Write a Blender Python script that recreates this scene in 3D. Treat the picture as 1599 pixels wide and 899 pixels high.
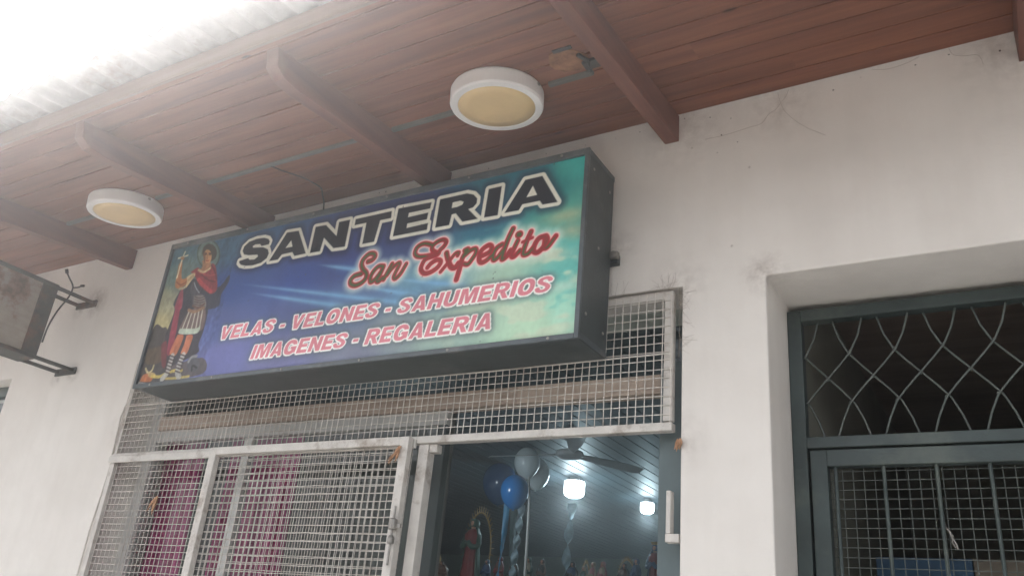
import bpy, bmesh, math, random
import numpy as np
from mathutils import Vector, Matrix
random.seed(7); rng = np.random.default_rng(7)
for o in list(bpy.data.objects): bpy.data.objects.remove(o)
scn = bpy.context.scene
COL = scn.collection
R = math.radians

# ---------------------------------------------------------------- camera
cam = bpy.data.cameras.new('camera'); camo = bpy.data.objects.new('camera', cam); COL.objects.link(camo)
RIGHT = Vector((0.8618852, 0.4991596, 0.0894067)); DOWN = Vector((-0.1310863, 0.3896234, -0.9115975)); FWD = Vector((-0.4898676, 0.7739724, 0.4012436))
mw = Matrix.Identity(4)
for i in range(3):
    mw[i][0] = RIGHT[i]; mw[i][1] = -DOWN[i]; mw[i][2] = -FWD[i]
mw[0][3], mw[1][3], mw[2][3] = 0.0, -2.6, 1.6
camo.matrix_world = mw
cam.sensor_width = 36; cam.lens = 29.915; cam.clip_start = 0.05; cam.clip_end = 3000
scn.camera = camo

# ---------------------------------------------------------------- light
SUN_EL, SUN_AZ = 48.0, 290.0      # azimuth clockwise from +Y (north): from the upper left, over the street
w = bpy.data.worlds.new('World'); scn.world = w; w.use_nodes = True
nt = w.node_tree; nt.nodes.clear()
wo = nt.nodes.new('ShaderNodeOutputWorld'); bg = nt.nodes.new('ShaderNodeBackground')
sky = nt.nodes.new('ShaderNodeTexSky'); sky.sky_type = 'NISHITA'; sky.sun_disc = False
sky.sun_elevation = R(SUN_EL); sky.sun_rotation = R(SUN_AZ); sky.air_density = 1.0; sky.dust_density = 6.0; sky.ozone_density = 0.6
hs = nt.nodes.new('ShaderNodeHueSaturation'); hs.inputs['Saturation'].default_value = 0.22; hs.inputs['Value'].default_value = 1.0
nt.links.new(sky.outputs[0], hs.inputs['Color']); nt.links.new(hs.outputs[0], bg.inputs[0]); nt.links.new(bg.outputs[0], wo.inputs[0])
bg.inputs[1].default_value = 0.15
sl = bpy.data.lights.new('sun', 'SUN'); so = bpy.data.objects.new('sun', sl); COL.objects.link(so)
sl.energy = 1.2; sl.angle = R(14); sl.color = (1, .96, .9)
d = Vector((math.sin(R(SUN_AZ))*math.cos(R(SUN_EL)), math.cos(R(SUN_AZ))*math.cos(R(SUN_EL)), math.sin(R(SUN_EL))))
so.rotation_euler = d.to_track_quat('Z', 'Y').to_euler(); so.location = (-3, -6, 8)
scn.view_settings.view_transform = 'Standard'; scn.view_settings.look = 'None'
scn.view_settings.gamma = 1; scn.view_settings.exposure = 2.07; scn.view_settings.use_curve_mapping = False
scn.cycles.use_denoising = True
scn.cycles.max_bounces = 10; scn.cycles.diffuse_bounces = 6; scn.cycles.transparent_max_bounces = 24
scn.cycles.sample_clamp_indirect = 4.0
# added scattering volume that imitates the milky veil of lens glare
bpy.ops.mesh.primitive_cube_add(size=1, location=(0, 0, 1.85)); hz = bpy.context.object; hz.name = 'glare_haze'; hz.scale = (860, 860, 6.1); hz['kind'] = 'stuff'
hm = bpy.data.materials.new('glare_scatter'); hm.use_nodes = True; hn = hm.node_tree; hn.nodes.clear()
ho = hn.nodes.new('ShaderNodeOutputMaterial'); hv = hn.nodes.new('ShaderNodeVolumePrincipled'); hn.links.new(hv.outputs[0], ho.inputs['Volume'])
hv.inputs['Color'].default_value = (.92, .92, .94, 1); hv.inputs['Density'].default_value = 0.0225; hv.inputs['Anisotropy'].default_value = 0.87
hz.data.materials.append(hm)

# ---------------------------------------------------------------- helpers
def srgb(r, g=None, b=None):
    if g is None: r, g, b = r
    f = lambda c: (c/255/12.92) if c/255 <= .04045 else ((c/255+.055)/1.055)**2.4
    return (f(r), f(g), f(b), 1)

class MB:
    """collects shapes and links them as one mesh object"""
    def __init__(s): s.v = []; s.f = []
    def poly(s, pts, faces):
        n = len(s.v); s.v += [tuple(p) for p in pts]; s.f += [tuple(n+i for i in f) for f in faces]; return s
    def box(s, x0, x1, y0, y1, z0, z1):
        p = [(x, y, z) for z in (z0, z1) for y in (y0, y1) for x in (x0, x1)]
        return s.poly(p, [(0,2,3,1),(4,5,7,6),(0,1,5,4),(2,6,7,3),(0,4,6,2),(1,3,7,5)])
    def tube(s, pts, r, n=6, cap=True):
        pts = [Vector(p) for p in pts]; m = len(pts); rr = r if isinstance(r, (list, tuple)) else [r]*m
        up = None; base = len(s.v)
        for i, p in enumerate(pts):
            t = (pts[min(i+1, m-1)] - pts[max(i-1, 0)]).normalized()
            if up is None:
                a = Vector((0, 0, 1)) if abs(t.z) < .9 else Vector((1, 0, 0)); up = t.cross(a).normalized()
            up = (up - t*up.dot(t)).normalized(); bn = t.cross(up)
            for k in range(n):
                a = 2*math.pi*(k+.5)/n
                q = p + (up*math.cos(a) + bn*math.sin(a))*rr[i]; s.v.append(tuple(q))
        for i in range(m-1):
            for k in range(n):
                a = base+i*n+k; b = base+i*n+(k+1) % n; s.f.append((a, b, b+n, a+n))
        if cap:
            s.f.append(tuple(base+k for k in range(n))[::-1]); s.f.append(tuple(base+(m-1)*n+k for k in range(n)))
        return s
    def lathe(s, prof, c=(0, 0, 0), n=24, ax=(0, 0, 1), fold=None):
        c = Vector(c); ax = Vector(ax).normalized(); a = Vector((1, 0, 0)) if abs(ax.x) < .9 else Vector((0, 1, 0))
        u = (a - ax*a.dot(ax)).normalized(); v = ax.cross(u); base = len(s.v); m = len(prof)
        for i, (r, h) in enumerate(prof):
            for k in range(n):
                t = 2*math.pi*k/n; q = r*(1+(fold(t, i) if fold else 0))
                s.v.append(tuple(c + ax*h + u*(q*math.cos(t)) + v*(q*math.sin(t))))
        for i in range(m-1):
            for k in range(n):
                p = base+i*n+k; q = base+i*n+(k+1) % n; s.f.append((p, q, q+n, p+n))
        s.f.append(tuple(base+k for k in range(n))[::-1]); s.f.append(tuple(base+(m-1)*n+k for k in range(n)))
        return s
    def ball(s, c, rx, ry=None, rz=None, n=14, m=8):
        ry = ry or rx; rz = rz or rx; b = len(s.v)
        for i in range(m+1):
            p = math.pi*i/m
            rr = max(math.sin(p), 1e-3)
            for k in range(n):
                t = 2*math.pi*k/n; s.v.append((c[0]+rx*rr*math.cos(t), c[1]+ry*rr*math.sin(t), c[2]-rz*math.cos(p)))
        for i in range(m):
            for k in range(n):
                p = b+i*n+k; q = b+i*n+(k+1) % n; s.f.append((p, q, q+n, p+n))
        s.f.append(tuple(b+k for k in range(n))[::-1]); s.f.append(tuple(b+m*n+k for k in range(n)))
        return s
    def build(s, name, mat, parent=None, smooth=False, bevel=0, kind=None, loc=None):
        me = bpy.data.meshes.new(name); me.from_pydata(s.v, [], s.f)
        bm = bmesh.new(); bm.from_mesh(me); bmesh.ops.recalc_face_normals(bm, faces=bm.faces)
        bm.to_mesh(me); bm.free()
        me.materials.append(mat)
        if smooth:
            for p in me.polygons: p.use_smooth = True
        o = bpy.data.objects.new(name, me); COL.objects.link(o)
        if loc is not None: o.location = loc
        if parent: o.parent = parent
        if bevel:
            b = o.modifiers.new('bevel', 'BEVEL'); b.width = bevel; b.segments = 2; b.limit_method = 'ANGLE'
        if kind: o['kind'] = kind
        return o

def tag(o, label=None, cat=None, group=None, kind=None):
    if label: o['label'] = label
    if cat: o['category'] = cat
    if group: o['group'] = group
    if kind: o['kind'] = kind
    return o
def empty(name, loc=(0, 0, 0), rz=0):
    o = bpy.data.objects.new(name, None); COL.objects.link(o); o.location = loc; o.rotation_euler = (0, 0, rz)
    o.empty_display_size = .05
    return o
def copy_tree(o, parent=None):
    c = o.copy(); COL.objects.link(c)
    if parent: c.parent = parent
    for ch in list(o.children): copy_tree(ch, c)
    return c

# ---------------------------------------------------------------- materials
class NT:
    def __init__(s, name):
        s.m = bpy.data.materials.new(name); s.m.use_nodes = True; s.t = s.m.node_tree; s.t.nodes.clear()
        s.out = s.n('ShaderNodeOutputMaterial')
    def n(s, k, **kw):
        x = s.t.nodes.new(k)
        for a, b in kw.items(): setattr(x, a, b)
        return x
    def l(s, a, b): s.t.links.new(a, b)
    def co(s, scale=(1, 1, 1), rot=(0, 0, 0)):
        c = s.n('ShaderNodeTexCoord'); m = s.n('ShaderNodeMapping'); m.inputs['Scale'].default_value = scale; m.inputs['Rotation'].default_value = rot
        s.l(c.outputs['Object'], m.inputs['Vector']); return m.outputs[0]
    def noise(s, vec, scale, detail=4, rough=.55):
        x = s.n('ShaderNodeTexNoise'); x.inputs['Scale'].default_value = scale; x.inputs['Detail'].default_value = detail
        x.inputs['Roughness'].default_value = rough; s.l(vec, x.inputs['Vector']); return x.outputs['Fac']
    def ramp(s, fac, stops):
        x = s.n('ShaderNodeValToRGB'); e = x.color_ramp.elements
        while len(e) < len(stops): e.new(.5)
        for a, (p, c) in zip(e, stops): a.position = p; a.color = c if len(c) == 4 else (*c, 1)
        s.l(fac, x.inputs[0]); return x.outputs[0]
    def mix(s, fac, a, b, mode='MIX'):
        x = s.n('ShaderNodeMix', data_type='RGBA', blend_type=mode)
        for sock, val in ((x.inputs[0], fac), (x.inputs[6], a), (x.inputs[7], b)):
            if hasattr(val, 'is_output'): s.l(val, sock)
            else: sock.default_value = val
        return x.outputs[2]
    def bump(s, h, strength, dist=.01):
        x = s.n('ShaderNodeBump'); x.inputs['Strength'].default_value = strength; x.inputs['Distance'].default_value = dist
        s.l(h, x.inputs['Height']); return x.outputs[0]
    def bsdf(s, col, rough=.6, spec=.4, metal=0, normal=None, emit=None, es=0, coat=0):
        x = s.n('ShaderNodeBsdfPrincipled')
        if hasattr(col, 'is_output'): s.l(col, x.inputs['Base Color'])
        else: x.inputs['Base Color'].default_value = col
        if hasattr(rough, 'is_output'): s.l(rough, x.inputs['Roughness'])
        else: x.inputs['Roughness'].default_value = rough
        x.inputs['Specular IOR Level'].default_value = spec; x.inputs['Metallic'].default_value = metal
        x.inputs['Coat Weight'].default_value = coat
        if normal is not None: s.l(normal, x.inputs['Normal'])
        if emit: x.inputs['Emission Color'].default_value = emit; x.inputs['Emission Strength'].default_value = es
        s.l(x.outputs[0], s.out.inputs[0]); return x

def simple(name, col, rough=.55, spec=.4, var=.25, scale=14, bump=.15, metal=0, dirt=None, coat=0, bscale=60):
    t = NT(name); c = t.co(); n = t.noise(c, scale, 5)
    dark = tuple(v*(1-var) for v in col[:3]) + (1,); lite = tuple(min(1, v*(1+var*.6)) for v in col[:3]) + (1,)
    k = t.ramp(n, [(.3, dark), (.7, lite)])
    if dirt:
        m = t.ramp(t.noise(c, scale*.35, 6, .7), [(.52, (0, 0, 0, 1)), (.68, (1, 1, 1, 1))]); k = t.mix(m, k, dirt)
    nb = t.noise(c, bscale, 4)
    t.bsdf(k, rough, spec, metal, t.bump(nb, bump, .003), coat=coat); return t.m

STAINS = [(-4.42, 3.255, .11, 1.0), (-4.57, 3.235, .07, .8), (-4.43, 2.835, .07, .8), (-4.58, 2.81, .06, .6), (-.95, 2.86, .14, .4), (-.655, 2.86, .10, .7), (-1.2, 3.04, .10, .5), (-.94, 3.50, .22, .35), (-.59, 3.52, .18, .4), (.12, 3.54, .22, .4), (-.945, 2.3, .12, .35), (-3.9, 2.5, .12, .3)]
def plaster(name, base=(.79, .755, .71), tint=(.72, .68, .635)):
    t = NT(name); c = t.co()
    big = t.noise(c, .9, 4, .6); mid = t.noise(c, 5, 6, .65); fine = t.noise(c, 45, 5, .6)
    k = t.ramp(big, [(.32, (*tint, 1)), (.68, (*base, 1))])
    k = t.mix(.22, k, t.ramp(mid, [(.35, (.78, .765, .75, 1)), (.6, (1, 1, 1, 1))]), 'MULTIPLY')
    # vertical rain streaks
    st = t.noise(t.co((9, 9, .5)), 1.6, 5, .6)
    k = t.mix(.10, k, t.ramp(st, [(.38, (.72, .70, .67, 1)), (.62, (1, 1, 1, 1))]), 'MULTIPLY')
    # scattered specks of dirt and chipped paint
    v = t.n('ShaderNodeTexVoronoi'); v.inputs['Scale'].default_value = 6.5; t.l(c, v.inputs['Vector'])
    sp = t.ramp(v.outputs['Distance'], [(.0, (1, 1, 1, 1)), (.045, (0, 0, 0, 1))])
    gate = t.ramp(t.noise(c, 2.2, 2), [(.55, (0, 0, 0, 1)), (.62, (.75, .75, .75, 1))])
    k = t.mix(t.mix(1, sp, gate, 'MULTIPLY'), k, (.22, .17, .13, 1))
    # soot, rust and cobweb stains round the fixings and corners
    for (px_, pz_, rad, op) in STAINS:
        vm = t.n('ShaderNodeVectorMath', operation='DISTANCE'); vm.inputs[1].default_value = (px_+2.5, -.3, pz_); cq = t.n('ShaderNodeTexCoord'); t.l(cq.outputs['Object'], vm.inputs[0])
        mr = t.n('ShaderNodeMapRange'); mr.inputs['From Min'].default_value = rad; mr.inputs['From Max'].default_value = 0; mr.inputs['To Max'].default_value = 1; t.l(vm.outputs['Value'], mr.inputs['Value'])
        mm = t.n('ShaderNodeMath', operation='MULTIPLY'); t.l(mr.outputs[0], mm.inputs[0]); t.l(t.ramp(t.noise(c, 26, 5, .7), [(.35, (0, 0, 0, 1)), (.7, (op, op, op, 1))]), mm.inputs[1])
        k = t.mix(mm.outputs[0], k, (.24, .19, .16, 1))
    h = t.mix(.5, mid, fine)
    t.bsdf(k, .85, .2, 0, t.bump(h, .3, .005)); return t.m

def wood(name, a, b, axis='x', rough=.45, spec=.35, knots=True):
    sc = {'x': (.55, 9, 9), 'y': (9, .55, 9), 'z': (9, 9, .55)}[axis]
    t = NT(name); cc = t.n('ShaderNodeTexCoord'); sx = t.n('ShaderNodeSeparateXYZ'); t.l(cc.outputs['Object'], sx.inputs[0])
    def mth(op, a_, b_=0.0, c_=None):
        x = t.n('ShaderNodeMath', operation=op)
        for i_, v_ in enumerate((a_, b_, c_)):
            if v_ is None: continue
            if hasattr(v_, 'is_output'): t.l(v_, x.inputs[i_])
            else: x.inputs[i_].default_value = v_
        return x.outputs[0]
    bid = mth('FLOOR', mth('MULTIPLY', mth('ADD', sx.outputs['Y'], .302), 1/.1055))
    w0 = t.n('ShaderNodeTexWhiteNoise', noise_dimensions='1D'); t.l(bid, w0.inputs['W'])
    seg = mth('FLOOR', mth('ADD', mth('MULTIPLY', sx.outputs['X'], .31), mth('MULTIPLY', w0.outputs['Value'], 5)))
    wn = t.n('ShaderNodeTexWhiteNoise', noise_dimensions='1D'); t.l(mth('ADD', bid, mth('MULTIPLY', seg, 17.3)), wn.inputs['W'])
    mp = t.n('ShaderNodeMapping'); mp.inputs['Scale'].default_value = sc; t.l(cc.outputs['Object'], mp.inputs['Vector'])
    va = t.n('ShaderNodeVectorMath', operation='MULTIPLY_ADD'); va.inputs[1].default_value = (9, 9, 9) if axis == 'x' else (0, 0, 0); t.l(wn.outputs['Color'], va.inputs[0]); t.l(mp.outputs[0], va.inputs[2])
    c = va.outputs[0]; n1 = t.noise(c, 2.2, 8, .62); n2 = t.noise(t.co(), 1.3, 3)
    k = t.ramp(n1, [(.28, a), (.5, tuple((p+q)/2 for p, q in zip(a, b))), (.72, b)])
    k = t.mix(.5, k, t.ramp(n2, [(.3, (.72, .68, .66, 1)), (.7, (1, 1, 1, 1))]), 'MULTIPLY')
    # each board has its own tone
    if axis == 'x': k = t.mix(.55, k, t.ramp(wn.outputs['Value'], [(0, (.66, .62, .6, 1)), (1, (1, 1, 1, 1))]), 'MULTIPLY')
    if knots:
        v = t.n('ShaderNodeTexVoronoi'); v.inputs['Scale'].default_value = 3.4; t.l(t.co((.8, 2.2, 1)), v.inputs['Vector'])
        kn = t.ramp(v.outputs['Distance'], [(.0, (1, 1, 1, 1)), (.05, (.7, .7, .7, 1)), (.075, (0, 0, 0, 1))])
        k = t.mix(kn, k, tuple(x*.35 for x in a[:3]) + (1,))
    t.bsdf(k, rough, spec, 0, t.bump(n1, .25, .003)); return t.m

M = {}
M['wall'] = plaster('plaster')
M['boards'] = wood('soffit_boards', (.145, .049, .026, 1), (.30, .115, .062, 1), 'x', .5, .3)
M['rafter'] = wood('rafter_wood', (.12, .046, .032, 1), (.21, .088, .06, 1), 'y', .55, .3, False)
def rafter_mat():
    m = M['rafter'].copy(); m.name = 'rafter_weathered_tip'; t = m.node_tree; b = [n for n in t.nodes if n.type == 'BSDF_PRINCIPLED'][0]
    src = b.inputs['Base Color'].links[0].from_socket
    c = t.nodes.new('ShaderNodeTexCoord'); s_ = t.nodes.new('ShaderNodeSeparateXYZ'); t.links.new(c.outputs['Object'], s_.inputs[0])
    nz = t.nodes.new('ShaderNodeTexNoise'); nz.inputs['Scale'].default_value = 16; t.links.new(c.outputs['Object'], nz.inputs['Vector'])
    a = t.nodes.new('ShaderNodeMath'); a.operation = 'MULTIPLY_ADD'; a.inputs[1].default_value = .16; t.links.new(nz.outputs['Fac'], a.inputs[0]); t.links.new(s_.outputs['Y'], a.inputs[2])
    r = t.nodes.new('ShaderNodeMapRange'); r.inputs['From Min'].default_value = -1.215; r.inputs['From Max'].default_value = -1.26; t.links.new(a.outputs[0], r.inputs['Value'])
    x = t.nodes.new('ShaderNodeMix'); x.data_type = 'RGBA'; t.links.new(r.outputs[0], x.inputs[0]); t.links.new(src, x.inputs[6]); x.inputs[7].default_value = (.17, .085, .062, 1)
    t.links.new(x.outputs[2], b.inputs['Base Color']); return m
M['rafter_t'] = rafter_mat()
M['hall_boards'] = wood('hall_boards', (.17, .12, .09, 1), (.30, .22, .17, 1), 'x', .5, .3)
M['fascia'] = wood('fascia_wood', (.20, .12, .09, 1), (.29, .19, .15, 1), 'x', .6, .25, False)
M['inner_boards'] = wood('inner_boards', (.05, .07, .08, 1), (.085, .115, .13, 1), 'y', .5, .22, False)
M['tin'] = simple('weathered_zinc', (.42, .43, .42, 1), .5, .5, .3, 6, .2, .3, (.24, .19, .15, 1))
M['sign_frame'] = simple('sign_frame_paint', srgb(58, 66, 68), .38, .5, .28, 9, .25, 0, srgb(80, 84, 82))
M['sign_frame_edge'] = simple('sign_edge_paint', srgb(72, 80, 84), .35, .5, .25, 9, .2, 0, srgb(110, 110, 108))
M['white_metal'] = simple('white_painted_steel', srgb(200, 195, 188), .5, .4, .12, 20, .3, 0, srgb(140, 125, 112))
M['mesh_wire'] = simple('painted_wire', srgb(204, 198, 190), .5, .4, .15, 9, .1, 0, srgb(150, 138, 126))
M['green_metal'] = simple('slate_green_metal', srgb(60, 71, 70), .42, .45, .32, 7, .45, 0, srgb(86, 94, 88))
M['green_wire'] = simple('grey_green_wire', srgb(88, 94, 90), .5, .4, .2, 12, .1)
M['jamb'] = simple('grey_green_jamb', srgb(96, 108, 110), .55, .3, .15, 5, .2)
M['jamb_dark'] = simple('dark_grey_jamb', srgb(72, 80, 80), .55, .3, .15, 5, .2)
M['beam'] = wood('beige_beam', srgb(188, 168, 152), srgb(220, 205, 190), 'x', .6, .25, False)
M['alu'] = simple('pale_frame', srgb(196, 196, 192), .4, .45, .1, 8, .1)
M['lamp_body'] = simple('white_lamp_body', (.74, .72, .70, 1), .4, .4, .06, 5, .05)
M['lamp_lens'] = simple('yellowed_diffuser', (.68, .50, .26, 1), .45, .35, .1, 6, .05)
M['conduit'] = simple('grey_conduit', srgb(102, 100, 94), .5, .3, .15, 10, .1)
M['black'] = simple('black_cable', (.03, .028, .03, 1), .5, .3, .2, 30, .1)
M['rust_frame'] = simple('corroded_iron', srgb(72, 72, 68), .7, .3, .35, 12, .5, 0, srgb(108, 80, 66))
M['web'] = simple('dusty_web', srgb(150, 138, 128), .9, .1, .2, 30, .1)
M['hole'] = simple('torn_wood', (.30, .15, .085, 1), .9, .1, .45, 22, .8)
M['leaf'] = simple('dried_leaf', (.42, .24, .14, 1), .8, .2, .4, 40, .5)
M['concrete'] = simple('pavement_concrete', (.46, .45, .43, 1), .9, .2, .2, 3, .4)
M['asphalt'] = simple('asphalt', (.09, .09, .09, 1), .9, .2, .3, 20, .5)
M['clay'] = simple('clay_tile', (.45, .22, .13, 1), .8, .2, .4, 6, .3)
M['inner_wall'] = simple('interior_paint', srgb(150, 160, 150), .8, .2, .12, 2, .1)
M['floor'] = simple('interior_floor', (.30, .28, .25, 1), .5, .4, .15, 3, .1)
M['dark_room'] = simple('dark_room_paint', srgb(150, 150, 138), .8, .2, .2, 2, .1)
M['shelf'] = simple('shelf_board', (.16, .10, .07, 1), .5, .3, .3, 6, .2)
M['fan'] = simple('fan_metal', srgb(150, 156, 158), .35, .5, .1, 6, .05)
M['steel'] = simple('bolt_steel', srgb(150, 146, 140), .4, .5, .25, 30, .2, .6)
M['paint_dark_blue'] = simple('blue_door_panel', srgb(52, 84, 112), .6, .3, .15, 3, .1)
M['paint_beige'] = simple('beige_panel', srgb(120, 112, 100), .7, .3, .12, 3, .1)
def ramp_cloth(name, c):
    t = NT(name); n = t.noise(t.co((14, 14, .6)), 1.5, 4); k = t.ramp(n, [(.3, tuple(v*.55 for v in c[:3])+(1,)), (.7, c)])
    x = t.bsdf(k, .8, .2, 0, t.bump(n, .4, .02))
    tl = t.n('ShaderNodeBsdfTranslucent'); t.l(k, tl.inputs[0]); mx = t.n('ShaderNodeMixShader'); mx.inputs[0].default_value = .22
    t.l(x.outputs[0], mx.inputs[1]); t.l(tl.outputs[0], mx.inputs[2]); t.l(mx.outputs[0], t.out.inputs[0]); return t.m
M['pink'] = ramp_cloth('magenta_cloth', srgb(240, 92, 165))
M['net'] = ramp_cloth('grey_net', srgb(150, 152, 150))
def balloon(name, c, tr=.15):
    t = NT(name); x = t.bsdf(c, .18, .6, 0); x.inputs['Subsurface Weight'].default_value = .25; x.inputs['Subsurface Radius'].default_value = (.05, .05, .05); return t.m
M['bal_blue'] = balloon('blue_latex', srgb(30, 128, 205)); M['bal_white'] = balloon('white_latex', srgb(205, 218, 222)); M['bal_navy'] = balloon('dark_blue_latex', srgb(30, 80, 130))
M['rib_blue'] = simple('blue_streamer', srgb(60, 140, 185), .4, .5, .2, 20, .1); M['rib_pale'] = simple('pale_streamer', srgb(150, 175, 185), .4, .5, .2, 20, .1); M['rib_white'] = simple('white_streamer', srgb(215, 215, 215), .4, .5, .1, 20, .1)
def bulb(name, s):
    t = NT(name); t.bsdf((.9, .9, .9, 1), .4, .4, 0, None, (.80, .93, 1, 1), s); return t.m
M['bulb'] = bulb('lit_bulb', 5)
def glass(name, tint=(.86, .9, .89, 1), rough=.02, refl=1.0):
    t = NT(name); fr = t.n('ShaderNodeFresnel'); fr.inputs[0].default_value = 1.5
    tr = t.n('ShaderNodeBsdfTransparent'); tr.inputs[0].default_value = tint
    gl = t.n('ShaderNodeBsdfGlossy'); gl.inputs['Roughness'].default_value = rough
    mx = t.n('ShaderNodeMixShader'); ge = t.n('ShaderNodeNewGeometry'); mm = t.n('ShaderNodeMath', operation='MULTIPLY'); iv = t.n('ShaderNodeMath', operation='SUBTRACT'); iv.inputs[0].default_value = 1; t.l(ge.outputs['Backfacing'], iv.inputs[1]); t.l(fr.outputs[0], mm.inputs[0]); t.l(iv.outputs[0], mm.inputs[1]); t.l(mm.outputs[0], mx.inputs[0]); t.l(tr.outputs[0], mx.inputs[1]); t.l(gl.outputs[0], mx.inputs[2]); t.l(mx.outputs[0], t.out.inputs[0]); return t.m
M['glass'] = glass('window_glass')
for k_, c_ in dict(robe_red=(130, 44, 44), robe_blue=(58, 84, 120), robe_brown=(112, 82, 66), robe_cream=(176, 162, 140), robe_green=(62, 92, 78), robe_pink=(170, 110, 112), skin_paint=(196, 150, 124), gold_paint=(170, 140, 84), hair_paint=(58, 44, 38), robe_white=(200, 198, 190), robe_dark=(60, 54, 54)).items():
    M[k_] = simple(k_, srgb(c_), .45, .45, .25, 30, .2)

# ---------------------------------------------------------------- ground, pavement, road
g = MB().poly([(-400, -400, -.16), (400, -400, -.16), (400, 400, -.16), (-400, 400, -.16)], [(0, 1, 2, 3)]).build('ground', simple('earth', (.22, .19, .15, 1), .95, .1, .2, .5, .2), kind='structure')
MB().box(-60, 60, -12, -4.2, -.155, -.12).build('road', M['asphalt'], kind='structure')
pv = MB()
for i in range(-10, 8):
    for j in range(5): pv.box(i+.006, i+.994, -4+j*.8+.006-.0, -4+j*.8+.794, -.02, 0)
pv.box(-60, 60, -4, 0, -.15, -.021); pv.build('pavement', M['concrete'], kind='structure')
MB().box(-60, 60, -4.2, -4.003, -.15, .003).build('kerb', simple('kerb_stone', (.4, .39, .37, 1), .9, .2), kind='structure')

# ---------------------------------------------------------------- building shell
ZS = lambda x, y: 3.584 + .009*x + .10*y          # underside of the eave boards
bld = empty('building', (-2.5, .3, 0)); tag(bld, 'white plastered shop building under a brown boarded eave', 'building')
def bpart(mb, name, mat, **k):
    mb.v = [(x+2.5, y-.3, z) for x, y, z in mb.v]
    return mb.build(name, mat, bld, **k)
def pierced(xs, zs, holes, y0, y1, back=True):
    """wall of thickness y0..y1 with rectangular openings, front, back and reveals, vertices shared"""
    mb = MB(); idx = {}
    def vt(x, y, z):
        k = (round(x, 4), round(y, 4), round(z, 4))
        if k not in idx: idx[k] = len(mb.v); mb.v.append((x, y, z))
        return idx[k]
    inh = lambda i, j: any(a <= (xs[i]+xs[i+1])/2 <= b and c <= (zs[j]+zs[j+1])/2 <= d_ for a, b, c, d_ in holes)
    nx, nz = len(xs)-1, len(zs)-1
    for i in range(nx):
        for j in range(nz):
            if inh(i, j): continue
            a, b, c, d_ = xs[i], xs[i+1], zs[j], zs[j+1]
            mb.f.append((vt(a, y0, c), vt(b, y0, c), vt(b, y0, d_), vt(a, y0, d_)))
            mb.f.append((vt(a, y1, c), vt(a, y1, d_), vt(b, y1, d_), vt(b, y1, c)))
            for (ii, jj, e) in ((i-1, j, 'l'), (i+1, j, 'r'), (i, j-1, 'b'), (i, j+1, 't')):
                if 0 <= ii < nx and 0 <= jj < nz and not inh(ii, jj): continue
                if e == 'l': q = ((a, y0, c), (a, y0, d_), (a, y1, d_), (a, y1, c))
                if e == 'r': q = ((b, y0, c), (b, y1, c), (b, y1, d_), (b, y0, d_))
                if e == 'b': q = ((a, y0, c), (a, y1, c), (b, y1, c), (b, y0, c))
                if e == 't': q = ((a, y0, d_), (b, y0, d_), (b, y1, d_), (a, y1, d_))
                mb.f.append(tuple(vt(*p) for p in q))
    return mb
SH = (-3.88, -.945, 0.0, 2.853)       # shop opening
DR = (-.655, .47, 0.0, 2.852)         # doorway on the right
WN = (-6.4, -5.035, 1.0, 2.852)       # window on the far left
wl = pierced([-9, WN[0], WN[1], SH[0], SH[1], DR[0], DR[1], 2.6], [0, 1.0, 2.8525, 3.9], [SH, DR, WN], 0, .35)
wo_ = bpart(wl, 'wall', M['wall'], bevel=.006)
bpart(MB().box(-9, 2.6, .35, 12, 4.3, 4.4), 'flat_roof', M['concrete'])
bpart(MB().box(-9, 2.6, 11.8, 12, 0, 4.3), 'back_wall', M['wall'])
bpart(MB().box(-9.2, -9, 0, 12, 0, 4.3), 'side_wall', M['wall'])
bpart(MB().box(2.6, 2.8, 0, 12, 0, 4.3), 'side_wall', M['wall'])
bpart(MB().box(-8.99, 2.59, .002, .3, 3.905, 4.3), 'parapet', M['wall'])
# interior of the shop
bpart(MB().box(-8.9, -.80, .36, 9.8, 3.2, 3.25), 'shop_ceiling', M['inner_boards'])
sb = MB()
x = -8.85
while x < -.85:
    sb.box(x+.006, x+.114, .37, 9.78, 3.184, 3.199); x += .12
bpart(sb, 'ceiling_boards', M['inner_boards'])
bpart(MB().box(-8.9, -.80, 9.8, 9.9, 0, 3.25), 'shop_back_wall', M['inner_wall'])
bpart(MB().box(-8.99, -8.9, .36, 9.9, 0, 3.25), 'shop_side_wall', M['inner_wall'])
bpart(MB().box(-.80, -.72, .36, 9.9, 0, 3.25), 'shop_side_wall', M['inner_wall'])
bpart(MB().box(-8.9, -.80, .36, 9.8, -.02, .001), 'shop_floor', M['floor'])
# interior of the hallway behind the right door
bpart(MB().box(-.71, 2.5, .36, 3.4, 3.15, 3.2), 'hall_ceiling', M['hall_boards'])
bpart(MB().box(-.71, 2.5, 3.4, 3.5, 0, 3.2), 'hall_back_wall', M['dark_room'])
bpart(MB().box(-.71, -.66, .36, 3.4, 0, 3.15), 'hall_side_wall', M['dark_room'])
bpart(MB().box(2.5, 2.56, .36, 3.4, 0, 3.15), 'hall_side_wall', M['dark_room'])
bpart(MB().box(-.66, 2.5, .36, 3.4, -.02, .001), 'hall_floor', M['floor'])

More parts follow.
